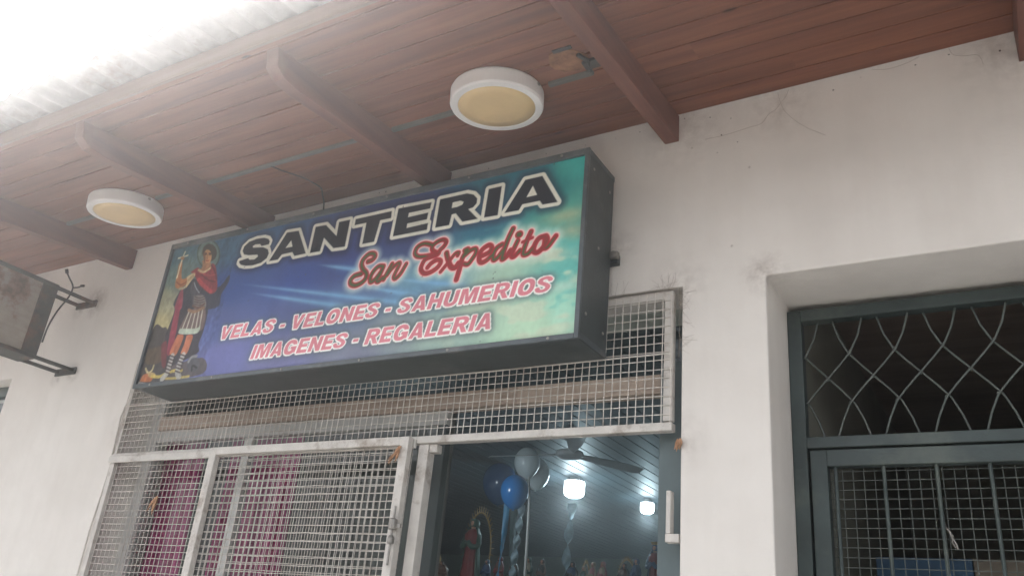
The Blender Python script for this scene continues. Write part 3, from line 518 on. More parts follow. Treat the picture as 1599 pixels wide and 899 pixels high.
PAINT=[('p', [(0.0182, 0.3064), (0.0394, 0.3166), (0.084, 0.2936), (0.125, 0.2788), (0.2367, 0.1108), (0.3343, 0.0269), (0.0168, 0.0342), (0.0066, 0.1819), (0.0086, 0.267)], (78, 72, 72)), ('p', [(0.0174, 0.1908), (0.1222, 0.1948), (0.1371, 0.1202), (0.0315, 0.1203)], (100, 84, 70)), ('p', [(0.2301, 0.0924), (0.4213, 0.1121), (0.4477, 0.0357), (0.1859, 0.0299)], (98, 88, 88)), ('p', [(0.0242, 0.0336), (0.0393, 0.0661), (0.1029, 0.0655), (0.1042, 0.0271)], (178, 108, 72)), ('s', [(0.0418, 0.095), (0.0646, 0.0736), (0.0897, 0.081), (0.0943, 0.1048)], 0.0056, (190, 172, 135)), ('p', [(0.126, 0.0563), (0.1262, 0.0517), (0.1232, 0.0479), (0.1171, 0.0455), (0.1088, 0.0446), (0.0993, 0.0454), (0.0897, 0.0478), (0.0811, 0.0515), (0.0746, 0.0561), (0.071, 0.061), (0.0708, 0.0656), (0.0739, 0.0694), (0.08, 0.0719), (0.0884, 0.0728), (0.098, 0.0719), (0.1076, 0.0695), (0.1161, 0.0658), (0.1225, 0.0612)], (190, 160, 115)), ('p', [(0.1203, 0.2544), (0.1359, 0.3429), (0.1577, 0.4165), (0.352, 0.3904), (0.3821, 0.2637), (0.3705, 0.1833), (0.3742, 0.1355), (0.1844, 0.087), (0.1443, 0.1195)], (66, 60, 66)), ('p', [(0.1366, 0.475), (0.2108, 0.5296), (0.3974, 0.4537), (0.4611, 0.5077), (0.4718, 0.4744), (0.4409, 0.4161), (0.4218, 0.3492), (0.1362, 0.3864)], (64, 63, 72)), ('p', [(0.1303, 0.3871), (0.1398, 0.4664), (0.1567, 0.4885), (0.1854, 0.38)], (150, 75, 88)), ('p', [(0.1495, 0.2512), (0.1415, 0.4033), (0.1688, 0.415), (0.193, 0.2463), (0.197, 0.1531), (0.1648, 0.1563), (0.1518, 0.236)], (152, 66, 82)), ('p', [(0.1072, 0.2063), (0.1415, 0.2174), (0.1806, 0.0969), (0.1521, 0.0995)], (120, 60, 65)), ('p', [(0.3647, 0.6323), (0.3689, 0.605), (0.3625, 0.5827), (0.3461, 0.568), (0.3218, 0.5627), (0.2923, 0.5674), (0.2609, 0.5816), (0.2314, 0.6039), (0.2074, 0.6316), (0.1919, 0.6615), (0.187, 0.6898), (0.1934, 0.7129), (0.2103, 0.728), (0.2357, 0.7331), (0.2661, 0.7276), (0.2979, 0.7124), (0.3271, 0.6894), (0.3503, 0.6616)], (72, 86, 82)), ('p', [(0.3546, 0.634), (0.3585, 0.6092), (0.3531, 0.5889), (0.3388, 0.5755), (0.3175, 0.5706), (0.2914, 0.5747), (0.2637, 0.5876), (0.2376, 0.6077), (0.2163, 0.6327), (0.2025, 0.6597), (0.1979, 0.6853), (0.2034, 0.7062), (0.2181, 0.72), (0.2402, 0.7247), (0.267, 0.7199), (0.2951, 0.7063), (0.321, 0.6857), (0.3416, 0.6606)], (108, 122, 116)), ('p', [(0.3359, 0.6455), (0.3383, 0.6292), (0.3341, 0.616), (0.3239, 0.6074), (0.3088, 0.6044), (0.2905, 0.6074), (0.2713, 0.6161), (0.2534, 0.6294), (0.239, 0.6459), (0.2299, 0.6634), (0.2272, 0.68), (0.2313, 0.6935), (0.2418, 0.7022), (0.2573, 0.7051), (0.2759, 0.7019), (0.2952, 0.6929), (0.313, 0.6793), (0.3271, 0.6628)], (68, 60, 54)), ('p', [(0.2452, 0.6191), (0.297, 0.6106), (0.3195, 0.568), (0.2814, 0.5536), (0.244, 0.5676), (0.2573, 0.584)], (160, 112, 84)), ('p', [(0.3064, 0.6305), (0.3091, 0.6177), (0.3078, 0.607), (0.3029, 0.5997), (0.2947, 0.5967), (0.2844, 0.5984), (0.2731, 0.6045), (0.2622, 0.6144), (0.2529, 0.6269), (0.2465, 0.6405), (0.2438, 0.6536), (0.245, 0.6645), (0.25, 0.6718), (0.2583, 0.6748), (0.2688, 0.673), (0.2802, 0.6667), (0.2911, 0.6566), (0.3002, 0.6441)], (184, 134, 98)), ('p', [(0.2419, 0.6572), (0.2501, 0.6684), (0.2699, 0.6026), (0.2568, 0.6172)], (120, 82, 62)), ('s', [(0.2536, 0.6502), (0.2649, 0.6491)], 0.0033, (70, 45, 35)), ('s', [(0.2822, 0.6462), (0.2957, 0.6431)], 0.0033, (70, 45, 35)), ('s', [(0.2714, 0.646), (0.2753, 0.6266), (0.2818, 0.6234)], 0.0019, (130, 85, 62)), ('s', [(0.2744, 0.6135), (0.2916, 0.6107)], 0.0028, (145, 60, 50)), ('s', [(0.2515, 0.6564), (0.2639, 0.6568)], 0.0019, (60, 42, 34)), ('s', [(0.2779, 0.654), (0.2959, 0.6489)], 0.0019, (60, 42, 34)), ('p', [(0.1809, 0.5671), (0.2241, 0.5852), (0.2453, 0.5715), (0.2899, 0.5522), (0.3202, 0.5658), (0.3199, 0.5904), (0.3539, 0.5686), (0.3984, 0.4694), (0.396, 0.4342), (0.3576, 0.4317), (0.2689, 0.4884), (0.2163, 0.5452)], (142, 60, 64)), ('s', [(0.2527, 0.5192), (0.3043, 0.4792), (0.3658, 0.4385)], 0.0094, (172, 74, 78)), ('s', [(0.3229, 0.5818), (0.3569, 0.5438), (0.3779, 0.5044)], 0.0039, (100, 45, 52)), ('s', [(0.2666, 0.5416), (0.3278, 0.5039), (0.3752, 0.4888)], 0.0033, (100, 45, 52)), ('s', [(0.2449, 0.5572), (0.3192, 0.5294), (0.3626, 0.5268)], 0.0028, (170, 80, 80)), ('s', [(0.236, 0.5701), (0.279, 0.5527), (0.3171, 0.5672)], 0.0061, (196, 172, 135)), ('p', [(0.217, 0.5123), (0.2694, 0.4561), (0.323, 0.4247), (0.3566, 0.3577), (0.2734, 0.3685), (0.2119, 0.4805)], (86, 82, 88)), ('s', [(0.2271, 0.5067), (0.252, 0.4747), (0.2836, 0.4461)], 0.0028, (160, 160, 165)), ('p', [(0.0771, 0.6212), (0.0943, 0.6438), (0.125, 0.5446), (0.1685, 0.5401), (0.1851, 0.5171), (0.1369, 0.4893), (0.0953, 0.5035), (0.0838, 0.5571)], (176, 112, 72)), ('s', [(0.0936, 0.5307), (0.1298, 0.5088), (0.1705, 0.5192)], 0.0028, (130, 75, 48)), ('s', [(0.1319, 0.488), (0.1596, 0.4881), (0.1754, 0.498)], 0.0072, (176, 160, 132)), ('s', [(0.0884, 0.5523), (0.091, 0.6529), (0.0985, 0.69)], 0.0047, (212, 198, 170)), ('s', [(0.0593, 0.6615), (0.1258, 0.6662)], 0.0044, (200, 188, 165)), ('p', [(0.106, 0.6538), (0.1064, 0.6506), (0.1049, 0.648), (0.1019, 0.6464), (0.0976, 0.646), (0.0926, 0.6468), (0.0874, 0.6488), (0.0827, 0.6516), (0.0791, 0.6551), (0.077, 0.6586), (0.0766, 0.6619), (0.078, 0.6645), (0.0811, 0.6661), (0.0854, 0.6664), (0.0904, 0.6656), (0.0956, 0.6636), (0.1003, 0.6608), (0.1039, 0.6573)], (170, 120, 90)), ('p', [(0.161, 0.5454), (0.2055, 0.56), (0.2209, 0.5445), (0.1996, 0.5149), (0.176, 0.4857), (0.1716, 0.5191)], (198, 172, 135)), ('s', [(0.1761, 0.5266), (0.2093, 0.5524)], 0.0011, (120, 90, 66)), ('s', [(0.1837, 0.5238), (0.2115, 0.5463)], 0.0011, (120, 90, 66)), ('s', [(0.1913, 0.5211), (0.2136, 0.5402)], 0.0011, (120, 90, 66)), ('p', [(0.2499, 0.4348), (0.323, 0.4247), (0.3566, 0.3577), (0.279, 0.3678)], (128, 118, 114)), ('s', [(0.2571, 0.4298), (0.2938, 0.4168), (0.3297, 0.4206)], 0.0022, (80, 66, 62)), ('s', [(0.2618, 0.4164), (0.2982, 0.4043), (0.3343, 0.4073)], 0.0022, (90, 66, 62)), ('s', [(0.2665, 0.4031), (0.3025, 0.3919), (0.3388, 0.3941)], 0.0022, (80, 66, 62)), ('s', [(0.2712, 0.3897), (0.3069, 0.3795), (0.3434, 0.3809)], 0.0022, (90, 66, 62)), ('s', [(0.2759, 0.3765), (0.3112, 0.3671), (0.3479, 0.3678)], 0.0022, (80, 66, 62)), ('p', [(0.2408, 0.3599), (0.3469, 0.3661), (0.3769, 0.2691), (0.3427, 0.244), (0.216, 0.2585), (0.2185, 0.3077)], (122, 100, 96)), ('s', [(0.2463, 0.3542), (0.2302, 0.2756)], 0.0039, (196, 186, 170)), ('s', [(0.2674, 0.3465), (0.2585, 0.2634)], 0.0039, (196, 186, 170)), ('s', [(0.2926, 0.3483), (0.2938, 0.2594)], 0.0039, (196, 186, 170)), ('s', [(0.3155, 0.3503), (0.3248, 0.2607)], 0.0039, (196, 186, 170)), ('s', [(0.3379, 0.3574), (0.3498, 0.2578)], 0.0039, (196, 186, 170)), ('p', [(0.2135, 0.2746), (0.3295, 0.2625), (0.3472, 0.2785), (0.3533, 0.2476), (0.3258, 0.2353), (0.2166, 0.2476)], (184, 188, 172)), ('s', [(0.2389, 0.3652), (0.2855, 0.3492), (0.3417, 0.3619)], 0.0077, (152, 116, 92)), ('s', [(0.2601, 0.3826), (0.3065, 0.3665), (0.3415, 0.3818)], 0.0049, (110, 80, 66)), ('p', [(0.2073, 0.2447), (0.251, 0.2373), (0.2491, 0.1962), (0.2317, 0.1424), (0.1868, 0.1493), (0.1887, 0.1879)], (188, 114, 82)), ('p', [(0.2722, 0.235), (0.3156, 0.2301), (0.3159, 0.1843), (0.3032, 0.1401), (0.2644, 0.1454), (0.2723, 0.1937)], (190, 116, 86)), ('s', [(0.1006, 0.0537), (0.1522, 0.046), (0.1958, 0.0574), (0.2532, 0.0666), (0.3016, 0.0623)], 0.0077, (196, 170, 98)), ('s', [(0.2051, 0.033), (0.2806, 0.0291), (0.3593, 0.0304)], 0.0063, (190, 165, 100)), ('s', [(0.2088, 0.1399), (0.2054, 0.0946), (0.2044, 0.0614), (0.1808, 0.0341)], 0.0154, (178, 170, 165)), ('s', [(0.1902, 0.1455), (0.2277, 0.1332)], 0.0032, (70, 58, 58)), ('s', [(0.1894, 0.1297), (0.2267, 0.1175)], 0.0032, (70, 58, 58)), ('s', [(0.1885, 0.1139), (0.2258, 0.1018)], 0.0032, (70, 58, 58)), ('s', [(0.1877, 0.0982), (0.2249, 0.0862)], 0.0032, (70, 58, 58)), ('s', [(0.1868, 0.0825), (0.224, 0.0706)], 0.0032, (70, 58, 58)), ('s', [(0.186, 0.0668), (0.2232, 0.0551)], 0.0032, (70, 58, 58)), ('s', [(0.2842, 0.1373), (0.2738, 0.0978), (0.2744, 0.06), (0.2934, 0.0341)], 0.0154, (178, 170, 165)), ('s', [(0.266, 0.1429), (0.3026, 0.1307)], 0.0032, (70, 58, 58)), ('s', [(0.2641, 0.1273), (0.3006, 0.1152)], 0.0032, (70, 58, 58)), ('s', [(0.2621, 0.1117), (0.2986, 0.0998)], 0.0032, (70, 58, 58)), ('s', [(0.2602, 0.0963), (0.2967, 0.0844)], 0.0032, (70, 58, 58)), ('s', [(0.2583, 0.0808), (0.2947, 0.069)], 0.0032, (70, 58, 58)), ('s', [(0.2564, 0.0654), (0.2928, 0.0537)], 0.0032, (70, 58, 58)), ('p', [(0.4102, 0.0828), (0.4122, 0.07), (0.4091, 0.0591), (0.4011, 0.0516), (0.3892, 0.0482), (0.3747, 0.0495), (0.3595, 0.0552), (0.3452, 0.0648), (0.3337, 0.0771), (0.3264, 0.0906), (0.3241, 0.1037), (0.3273, 0.1148), (0.3354, 0.1224), (0.3476, 0.1257), (0.3622, 0.1243), (0.3776, 0.1183), (0.3918, 0.1086), (0.4031, 0.0962)], (96, 93, 98)), ('s', [(0.3336, 0.1017), (0.3462, 0.1217), (0.3785, 0.1233)], 0.007, (150, 145, 145)), ('s', [(0.3695, 0.0563), (0.3677, 0.0798), (0.398, 0.0677)], 0.0049, (52, 48, 52))]
BEAMS=[((0.4778, 0.4688), (1.4624, 0.2409)), ((1.4207, 0.3459), (1.7462, 0.2731)), ((1.2649, 0.338), (1.5777, 0.2521)), ((0.987, 0.4807), (1.2597, 0.4105)), ((1.5403, 0.2924), (1.7034, 0.2085)), ((0.5966, 0.4041), (1.1546, 0.2681))]
SIGN_GAIN = 1.06

# ---------------------------------------------------------------- shop sign
X0, X1, YF, YB, Z0, Z1 = -3.490, -1.209, -.255, -.032, 2.597, 3.336
sg = empty('shop_sign', (X0, YF, Z0)); tag(sg, 'wide box sign reading SANTERIA San Expedito with a saint painted at its left end', 'sign')
def sgp(mb, name, mat, **k):
    mb.v = [(x-X0, y-YF, z-Z0) for x, y, z in mb.v]; return mb.build(name, mat, sg, **k)
sgp(MB().box(X0, X1, YF+.012, YB, Z0, Z1), 'cabinet', M['sign_frame'], bevel=.004)
rim = MB(); t_ = .020
rim.box(X0-.002, X0+.014, YF-.004, YF+.0115, Z0-.002, Z1+.002); rim.box(X1-.016, X1+.002, YF-.004, YF+.0115, Z0-.002, Z1+.002)
rim.box(X0+.014, X1-.016, YF-.004, YF+.0115, Z1-.024, Z1+.002); rim.box(X0+.014, X1-.016, YF-.004, YF+.0115, Z0-.002, Z0+.018)
sgp(rim, 'rim', M['sign_frame_edge'], bevel=.002)
for xx in (X0+.3, -2.4, X1-.02):
    for zz in (2.99,): sgp(MB().box(xx, xx+.045, YB+.0005, -.0005, zz-.02, zz+.02), 'bracket', M['sign_frame'], bevel=.002)
sgp(MB().box(X1+.0025, X1+.034, -.052, -.028, 2.984, 3.008).lathe([(.011, 0), (.011, .012)], (X1+.02, -.06, 2.996), 8, (0, 1, 0)), 'bolt', M['steel'], bevel=.002)

for xx in [X0+.12+.41*i for i in range(6)]:
    sgp(MB().lathe([(.0055, 0), (.0055, .002), (.003, .0032)], (xx, YF-.0042, Z1-.010), 10, (0, -1, 0)), 'screw', M['steel'])
    sgp(MB().lathe([(.0055, 0), (.0055, .002), (.003, .0032)], (xx, YF-.0042, Z0+.008), 10, (0, -1, 0)), 'screw', M['steel'])
for yy, zz in ((-.21, 3.27), (-.21, 2.70), (-.07, 3.25), (-.07, 2.68), (-.14, 2.98)):
    sgp(MB().lathe([(.006, 0), (.006, .002), (.003, .0035)], (X1+.0001, yy, zz), 10, (1, 0, 0)), 'screw', M['steel'])
sgp(MB().box(X1+.0002, X1+.0022, YF+.013, YB-.002, Z0+.001, Z0+.022), 'side_trim', M['sign_frame_edge'], bevel=.0008)
sgp(MB().box(X1+.0002, X1+.0022, YF+.013, YB-.002, Z1-.022, Z1-.001), 'side_trim', M['sign_frame_edge'], bevel=.0008)
# printed face: the artwork is rasterised in the sign's own coordinates (metres) onto a fine grid of vertices
FU0, FU1, FV0, FV1 = .014, 2.265, .018, .715
STEP = .0025
NU = int((FU1-FU0)/STEP); NV = int((FV1-FV0)/STEP)
gu = np.linspace(FU0, FU1, NU+1); gv = np.linspace(FV0, FV1, NV+1)
U, V = np.meshgrid(gu, gv)
def sm(x): x = np.clip(x, 0, 1); return x*x*(3-2*x)
def inside(pts):
    ins = np.zeros_like(U, bool); n = len(pts)
    xs_ = [p[0] for p in pts]; ys_ = [p[1] for p in pts]
    i0 = max(0, np.searchsorted(gu, min(xs_))-1); i1 = min(NU+1, np.searchsorted(gu, max(xs_))+1)
    j0 = max(0, np.searchsorted(gv, min(ys_))-1); j1 = min(NV+1, np.searchsorted(gv, max(ys_))+1)
    if i1 <= i0 or j1 <= j0: return ins
    u = U[j0:j1, i0:i1]; v = V[j0:j1, i0:i1]; r = np.zeros_like(u, bool)
    for i in range(n):
        (xa, ya), (xb, yb) = pts[i], pts[(i+1) % n]
        if ya == yb: continue
        c = ((ya > v) != (yb > v)) & (u < (xb-xa)*(v-ya)/(yb-ya)+xa); r ^= c
    ins[j0:j1, i0:i1] = r; return ins
def segdist(pts, pad=.09):
    D = np.full_like(U, 9.); pts = list(pts)
    for (xa, ya), (xb, yb) in zip(pts, pts[1:]):
        i0 = max(0, np.searchsorted(gu, min(xa, xb)-pad)); i1 = min(NU+1, np.searchsorted(gu, max(xa, xb)+pad))
        j0 = max(0, np.searchsorted(gv, min(ya, yb)-pad)); j1 = min(NV+1, np.searchsorted(gv, max(ya, yb)+pad))
        if i1 <= i0 or j1 <= j0: continue
        u = U[j0:j1, i0:i1]; v = V[j0:j1, i0:i1]; dx, dy_ = xb-xa, yb-ya; L2 = dx*dx+dy_*dy_+1e-12
        t = np.clip(((u-xa)*dx+(v-ya)*dy_)/L2, 0, 1)
        D[j0:j1, i0:i1] = np.minimum(D[j0:j1, i0:i1], np.hypot(u-xa-t*dx, v-ya-t*dy_))
    return D
def catmull(pts, k=6):
    if len(pts) < 3: return pts
    P = [pts[0]]+list(pts)+[pts[-1]]; out = []
    for i in range(1, len(P)-2):
        for t in range(k):
            s = t/k; a, b, c, d_ = [np.array(P[i+q]) for q in (-1, 0, 1, 2)]
            out.append(tuple(.5*((2*b)+(-a+c)*s+(2*a-5*b+4*c-d_)*s*s+(-a+3*b-3*c+d_)*s**3)))
    out.append(tuple(pts[-1])); return out
def polysdf(loops):
    """signed distance: negative inside"""
    ins = np.zeros_like(U, bool); D = np.full_like(U, 9.)
    for lp in loops:
        ins ^= inside(lp); D = np.minimum(D, segdist(list(lp)+[lp[0]]))
    return np.where(ins, -D, D)
IMG = np.zeros((NV+1, NU+1, 3))
def paint(mask, col):
    m = np.clip(mask, 0, 1)[..., None]; IMG[:] = IMG*(1-m)+np.array(col, float)*m
# background sky: blend of the printed colours
ctrl = [((.02,.70),(72,100,112)),((.02,.45),(150,142,118)),((.02,.30),(176,160,120)),((.10,.55),(98,115,112)),((.45,.66),(66,98,122)),((.6,.7),(60,92,125)),((.5,.45),(60,84,138)),((.9,.4),(58,80,138)),((1.4,.66),(58,66,104)),((1.2,.5),(56,68,118)),((1.55,.5),(60,70,112)),
        ((.55,.12),(112,112,160)),((.5,.25),(84,94,140)),((.9,.05),(116,114,152)),((.9,.3),(84,94,138)),((1.3,.05),(124,124,142)),((1.6,.3),(112,146,160)),((1.3,.25),(96,110,140)),((1.85,.52),(52,104,124)),((2.1,.6),(48,124,122)),
        ((2.25,.7),(64,156,150)),((2.0,.68),(46,100,112)),((2.24,.5),(84,148,138)),((2.2,.3),(104,176,168)),((2.0,.36),(150,184,165)),((1.9,.2),(170,188,168)),((2.1,.05),(182,204,178)),((1.7,.1),(156,172,162)),((2.25,.1),(166,204,184)),((1.5,.12),(136,142,146)),((1.75,.33),(130,160,160))]
W_ = np.zeros_like(U); A_ = np.zeros(U.shape+(3,))
for (a, b), c in ctrl:
    wgt = 1/(((U-a)**2+(V-b)**2*2.2)+.004)**2; W_ += wgt; A_ += wgt[..., None]*np.array(c, float)
IMG[:] = A_/W_[..., None]
def vnoise(su, sv, seed):
    r = np.random.default_rng(seed); g_ = r.random((int(1/sv)+3, int(2.6/su)+3)); x_ = U/su; y_ = V/sv
    i = x_.astype(int); j = y_.astype(int); fx_ = sm(x_-i); fy_ = sm(y_-j)
    return (g_[j, i]*(1-fx_)+g_[j, i+1]*fx_)*(1-fy_)+(g_[j+1, i]*(1-fx_)+g_[j+1, i+1]*fx_)*fy_
cl = .5*vnoise(.16, .07, 1)+.3*vnoise(.07, .035, 2)+.2*vnoise(.03, .018, 3)
paint(sm((cl-.5)/.16)*sm((U-1.62)/.35)*sm((.52-V)/.15)*.75, (196, 200, 178))
paint(sm((.42-cl)/.14)*sm((U-2.0)/.2)*sm((.6-V)/.1)*.5, (84, 172, 168))
for (cu, cv, ru, rv, c, o_) in [(2.2,.475,.10,.035,(170,172,140),.75),(2.24,.41,.08,.03,(168,168,140),.7),(2.14,.33,.09,.022,(190,190,170),.7),(2.2,.2,.07,.02,(190,206,190),.7),(1.95,.30,.2,.05,(180,190,170),.5)]:
    paint(np.exp(-(((U-cu)/ru)**2+((V-cv)/rv)**2))*o_*(.6+.8*cl), c)
for (a, b) in BEAMS:
    b = (b[0]+(b[0]-a[0])*.15, b[1]+(b[1]-a[1])*.15); L = math.hypot(b[0]-a[0], b[1]-a[1]); ux, uy = (b[0]-a[0])/L, (b[1]-a[1])/L
    t = ((U-a[0])*ux+(V-a[1])*uy)/L; q = abs(-(U-a[0])*uy+(V-a[1])*ux); wd = .004+.010*np.clip(t, 0, 1)
    paint(np.exp(-(q/wd)**2)*sm(t/.5)*sm((1.15-t)/.3)*.85, (140, 178, 198)); paint(np.exp(-(q/(wd*3.2))**2)*sm(t/.6)*sm((1.15-t)/.3)*.35, (90, 128, 176))
# the saint at the left end
for it in PAINT:
    if it[0] == 'p':
        s_ = polysdf([catmull(list(it[1])+[it[1][0]], 4)]); paint(sm((.003-s_)/.006)*.94, it[2])
    else:
        s_ = segdist(catmull(it[1], 4))-it[2]; paint(sm((.0025-s_)/.005)*.92, it[3])
mott = vnoise(.012, .02, 9)*.6+vnoise(.03, .05, 10)*.4
IMG[:] = np.where(((U < .47) & (V > 0))[..., None], IMG*(.97+(mott[..., None]-.5)*.28), IMG)
# big lettering
s_ = np.full_like(U, 9.)
for loops in LETTERS: s_ = np.minimum(s_, polysdf(loops))
paint(sm((.055-s_)/.05)*.72, (40, 46, 66))
paint(sm((.0175-s_)/.004), (208, 198, 186)); paint(sm((.0015-s_)/.004), (44, 48, 56))
# script
sd_ = np.full_like(U, 9.)
for pts, r in STROKES: sd_ = np.minimum(sd_, segdist(catmull(pts, 6))-r*.86)
paint(sm((.036-sd_)/.036)*.66, (206, 208, 196)); paint(sm((.0075-sd_)/.005)*.9, (226, 176, 172)); paint(sm((.001-sd_)/.004), (160, 44, 54))
paint(sm((-.0055-sd_)/.004)*(.25+.75*sm((vnoise(.06, .06, 21)-.25)/.3))*.9, (74, 98, 62))
# small lines of heavy slanted capitals, each letter a shape in its own unit box
def _pip(x, y, pts):
    r = np.zeros_like(x, bool)
    for i in range(len(pts)):
        (xa, ya), (xb, yb) = pts[i], pts[(i+1) % len(pts)]
        if ya == yb: continue
        r ^= ((ya > y) != (yb > y)) & (x < (xb-xa)*(y-ya)/(yb-ya)+xa)
    return r
def _rc(x, y, x0, x1, y0, y1): return (x >= x0) & (x <= x1) & (y >= y0) & (y <= y1)
def _el(x, y, cx, cy, rx, ry, p=2.3): return (abs((x-cx)/rx)**p+abs((y-cy)/ry)**p) <= 1
def _pl(x, y, pts, r):
    o = np.zeros_like(x, bool); pts = catmull(pts, 5)
    for (xa, ya), (xb, yb) in zip(pts, pts[1:]):
        dx, dy_ = xb-xa, yb-ya; t = np.clip(((x-xa)*dx+(y-ya)*dy_)/(dx*dx+dy_*dy_+1e-9), 0, 1); o |= np.hypot(x-xa-t*dx, y-ya-t*dy_) <= r
    return o
GL = {
 'O': (.92, lambda x, y: _el(x, y, .46, .5, .46, .51) & ~_el(x, y, .46, .5, .18, .27)),
 'S': (.82, lambda x, y: _pl(x, y*1.5, [(.70, 1.12), (.60, 1.29), (.40, 1.34), (.18, 1.23), (.16, 1.01), (.34, .84), (.52, .71), (.66, .50), (.58, .24), (.38, .16), (.18, .21), (.09, .40)], .138)),
 'G': (.94, lambda x, y: (_el(x, y, .46, .5, .46, .51) & ~_el(x, y, .46, .5, .18, .27) & ~_rc(x, y, .5, 1, .50, .66)) | _rc(x, y, .48, .93, .36, .53) | _rc(x, y, .70, .93, .10, .5)),
 'R': (.90, lambda x, y: _rc(x, y, 0, .27, 0, 1) | (_rc(x, y, .2, .5, .40, 1) & ~_rc(x, y, .27, .5, .60, .80)) | ((x > .42) & _el(x, y, .44, .70, .42, .30) & ~_el(x, y, .42, .70, .17, .10)) | _pip(x, y, [(.34, .44), (.62, .46), (.92, 0), (.61, 0)])),
 'U': (.87, lambda x, y: _rc(x, y, 0, .27, .36, 1) | _rc(x, y, .60, .87, .36, 1) | ((y < .40) & _el(x, y, .435, .38, .435, .385) & ~_el(x, y, .435, .40, .165, .19))),
 'V': (.90, lambda x, y: _pip(x, y, [(0, 1), (.29, 1), (.45, .32), (.61, 1), (.9, 1), (.6, 0), (.3, 0)])),
 'A': (.92, lambda x, y: _pip(x, y, [(0, 0), (.32, 1), (.60, 1), (.92, 0), (.64, 0), (.585, .17), (.335, .17), (.28, 0)]) & ~_pip(x, y, [(.385, .35), (.535, .35), (.46, .70)])),
 'N': (.87, lambda x, y: _pip(x, y, [(0, 0), (0, 1), (.27, 1), (.6, .42), (.6, 1), (.87, 1), (.87, 0), (.6, 0), (.27, .58), (.27, 0)])),
 'M': (1.06, lambda x, y: _pip(x, y, [(0, 0), (0, 1), (.37, 1), (.53, .42), (.69, 1), (1.06, 1), (1.06, 0), (.82, 0), (.82, .72), (.64, 0), (.42, 0), (.24, .72), (.24, 0)])),
 'H': (.87, lambda x, y: _rc(x, y, 0, .27, 0, 1) | _rc(x, y, .6, .87, 0, 1) | _rc(x, y, .2, .7, .40, .62)),
 'E': (.76, lambda x, y: _rc(x, y, 0, .27, 0, 1) | _rc(x, y, 0, .74, .79, 1) | _rc(x, y, 0, .69, .40, .60) | _rc(x, y, 0, .76, 0, .21)),
 'L': (.70, lambda x, y: _rc(x, y, 0, .27, 0, 1) | _rc(x, y, 0, .70, 0, .22)),
 'I': (.27, lambda x, y: _rc(x, y, 0, .27, 0, 1)),
 '-': (.42, lambda x, y: _rc(x, y, .02, .40, .28, .48)),
 ' ': (.26, lambda x, y: np.zeros_like(x, bool))}
def blur(a, r):
    k = np.exp(-(np.arange(-3*r, 3*r+1)/r)**2/2); k /= k.sum()
    a = np.apply_along_axis(lambda m: np.convolve(m, k, 'same'), 1, a); return np.apply_along_axis(lambda m: np.convolve(m, k, 'same'), 0, a)
def dilate(a, r):
    out = a.copy()
    for dj in range(-r, r+1):
        for di in range(-r, r+1):
            if di*di+dj*dj <= r*r+1 and (di or dj): out |= np.roll(np.roll(a, dj, 0), di, 1)
    return out
cov = np.zeros_like(U)
for body, u0, u1, v0, v1 in (('VELAS - VELONES - SAHUMERIOS', .496, 2.168, .187, .249), ('IMAGENES - REGALERIA', .726, 1.940, .075, .138)):
    tot = sum(GL[c][0]+.115 for c in body)-.115+.2; k_ = (u1-u0)/tot; x_ = 0
    for c in body:
        gw, fn_ = GL[c]; i0 = max(0, np.searchsorted(gu, u0+x_*k_-.01)); i1 = np.searchsorted(gu, u0+(x_+gw+.25)*k_+.01)
        j0 = np.searchsorted(gv, v0-.006); j1 = np.searchsorted(gv, v1+.006); u = U[j0:j1, i0:i1]; v = V[j0:j1, i0:i1]; acc = np.zeros_like(u)
        for a_ in (-1, 0, 1):
            for b_ in (-1, 0, 1):
                yy = (v+b_*STEP/3-v0)/(v1-v0); xx = (u+a_*STEP/3-u0)/k_-x_-.2*yy; acc += fn_(xx, yy)
        cov[j0:j1, i0:i1] = np.maximum(cov[j0:j1, i0:i1], acc/9); x_ += gw+.115
txt = cov > .45; m1 = dilate(txt, 2)
paint(blur(dilate(txt, 5).astype(float), 4)*.8, (92, 98, 100)); paint(blur(m1.astype(float), .55)*1.1, (238, 228, 222)); paint(cov, (210, 128, 138))
# grime on the print
gr_ = vnoise(.35, .2, 31)*.5+vnoise(.05, .3, 32)*.3+vnoise(.01, .012, 33)*.2
IMG *= (.90+.17*gr_)[..., None]
rr_ = np.random.default_rng(5)
for _ in range(70):
    a, b = rr_.uniform(FU0, FU1), rr_.uniform(FV0, FV1); paint((np.hypot(U-a, V-b) < rr_.uniform(.0015, .004))*.5, (80, 76, 74))
IMG[..., 0] *= .96
IMG = np.clip(((IMG-105)*1.16+100)*SIGN_GAIN, 8, 250)
me = bpy.data.meshes.new('printed_face'); nv = (NU+1)*(NV+1)
co = np.zeros((nv, 3)); co[:, 0] = U.ravel(); co[:, 1] = .0085; co[:, 2] = V.ravel()
jj, ii = np.meshgrid(np.arange(NV), np.arange(NU), indexing='ij'); a = (jj*(NU+1)+ii).ravel()
fc = np.stack([a, a+1, a+NU+2, a+NU+1], 1)
me.vertices.add(nv); me.vertices.foreach_set('co', co.ravel()); me.loops.add(fc.size); me.loops.foreach_set('vertex_index', fc.ravel().astype(np.int32))
me.polygons.add(len(fc)); me.polygons.foreach_set('loop_start', (np.arange(len(fc))*4).astype(np.int32)); me.polygons.foreach_set('loop_total', np.full(len(fc), 4, np.int32))
me.update(calc_edges=True)
at = me.color_attributes.new('print', 'FLOAT_COLOR', 'POINT'); s8 = IMG.reshape(-1, 3)/255
lin = np.where(s8 <= .04045, s8/12.92, ((s8+.055)/1.055)**2.4); at.data.foreach_set('color', np.concatenate([lin, np.ones((nv, 1))], 1).ravel().astype(np.float32))
t = NT('printed_film'); ac = t.n('ShaderNodeAttribute'); ac.attribute_name = 'print'; t.bsdf(ac.outputs['Color'], .42, .35); me.materials.append(t.m)
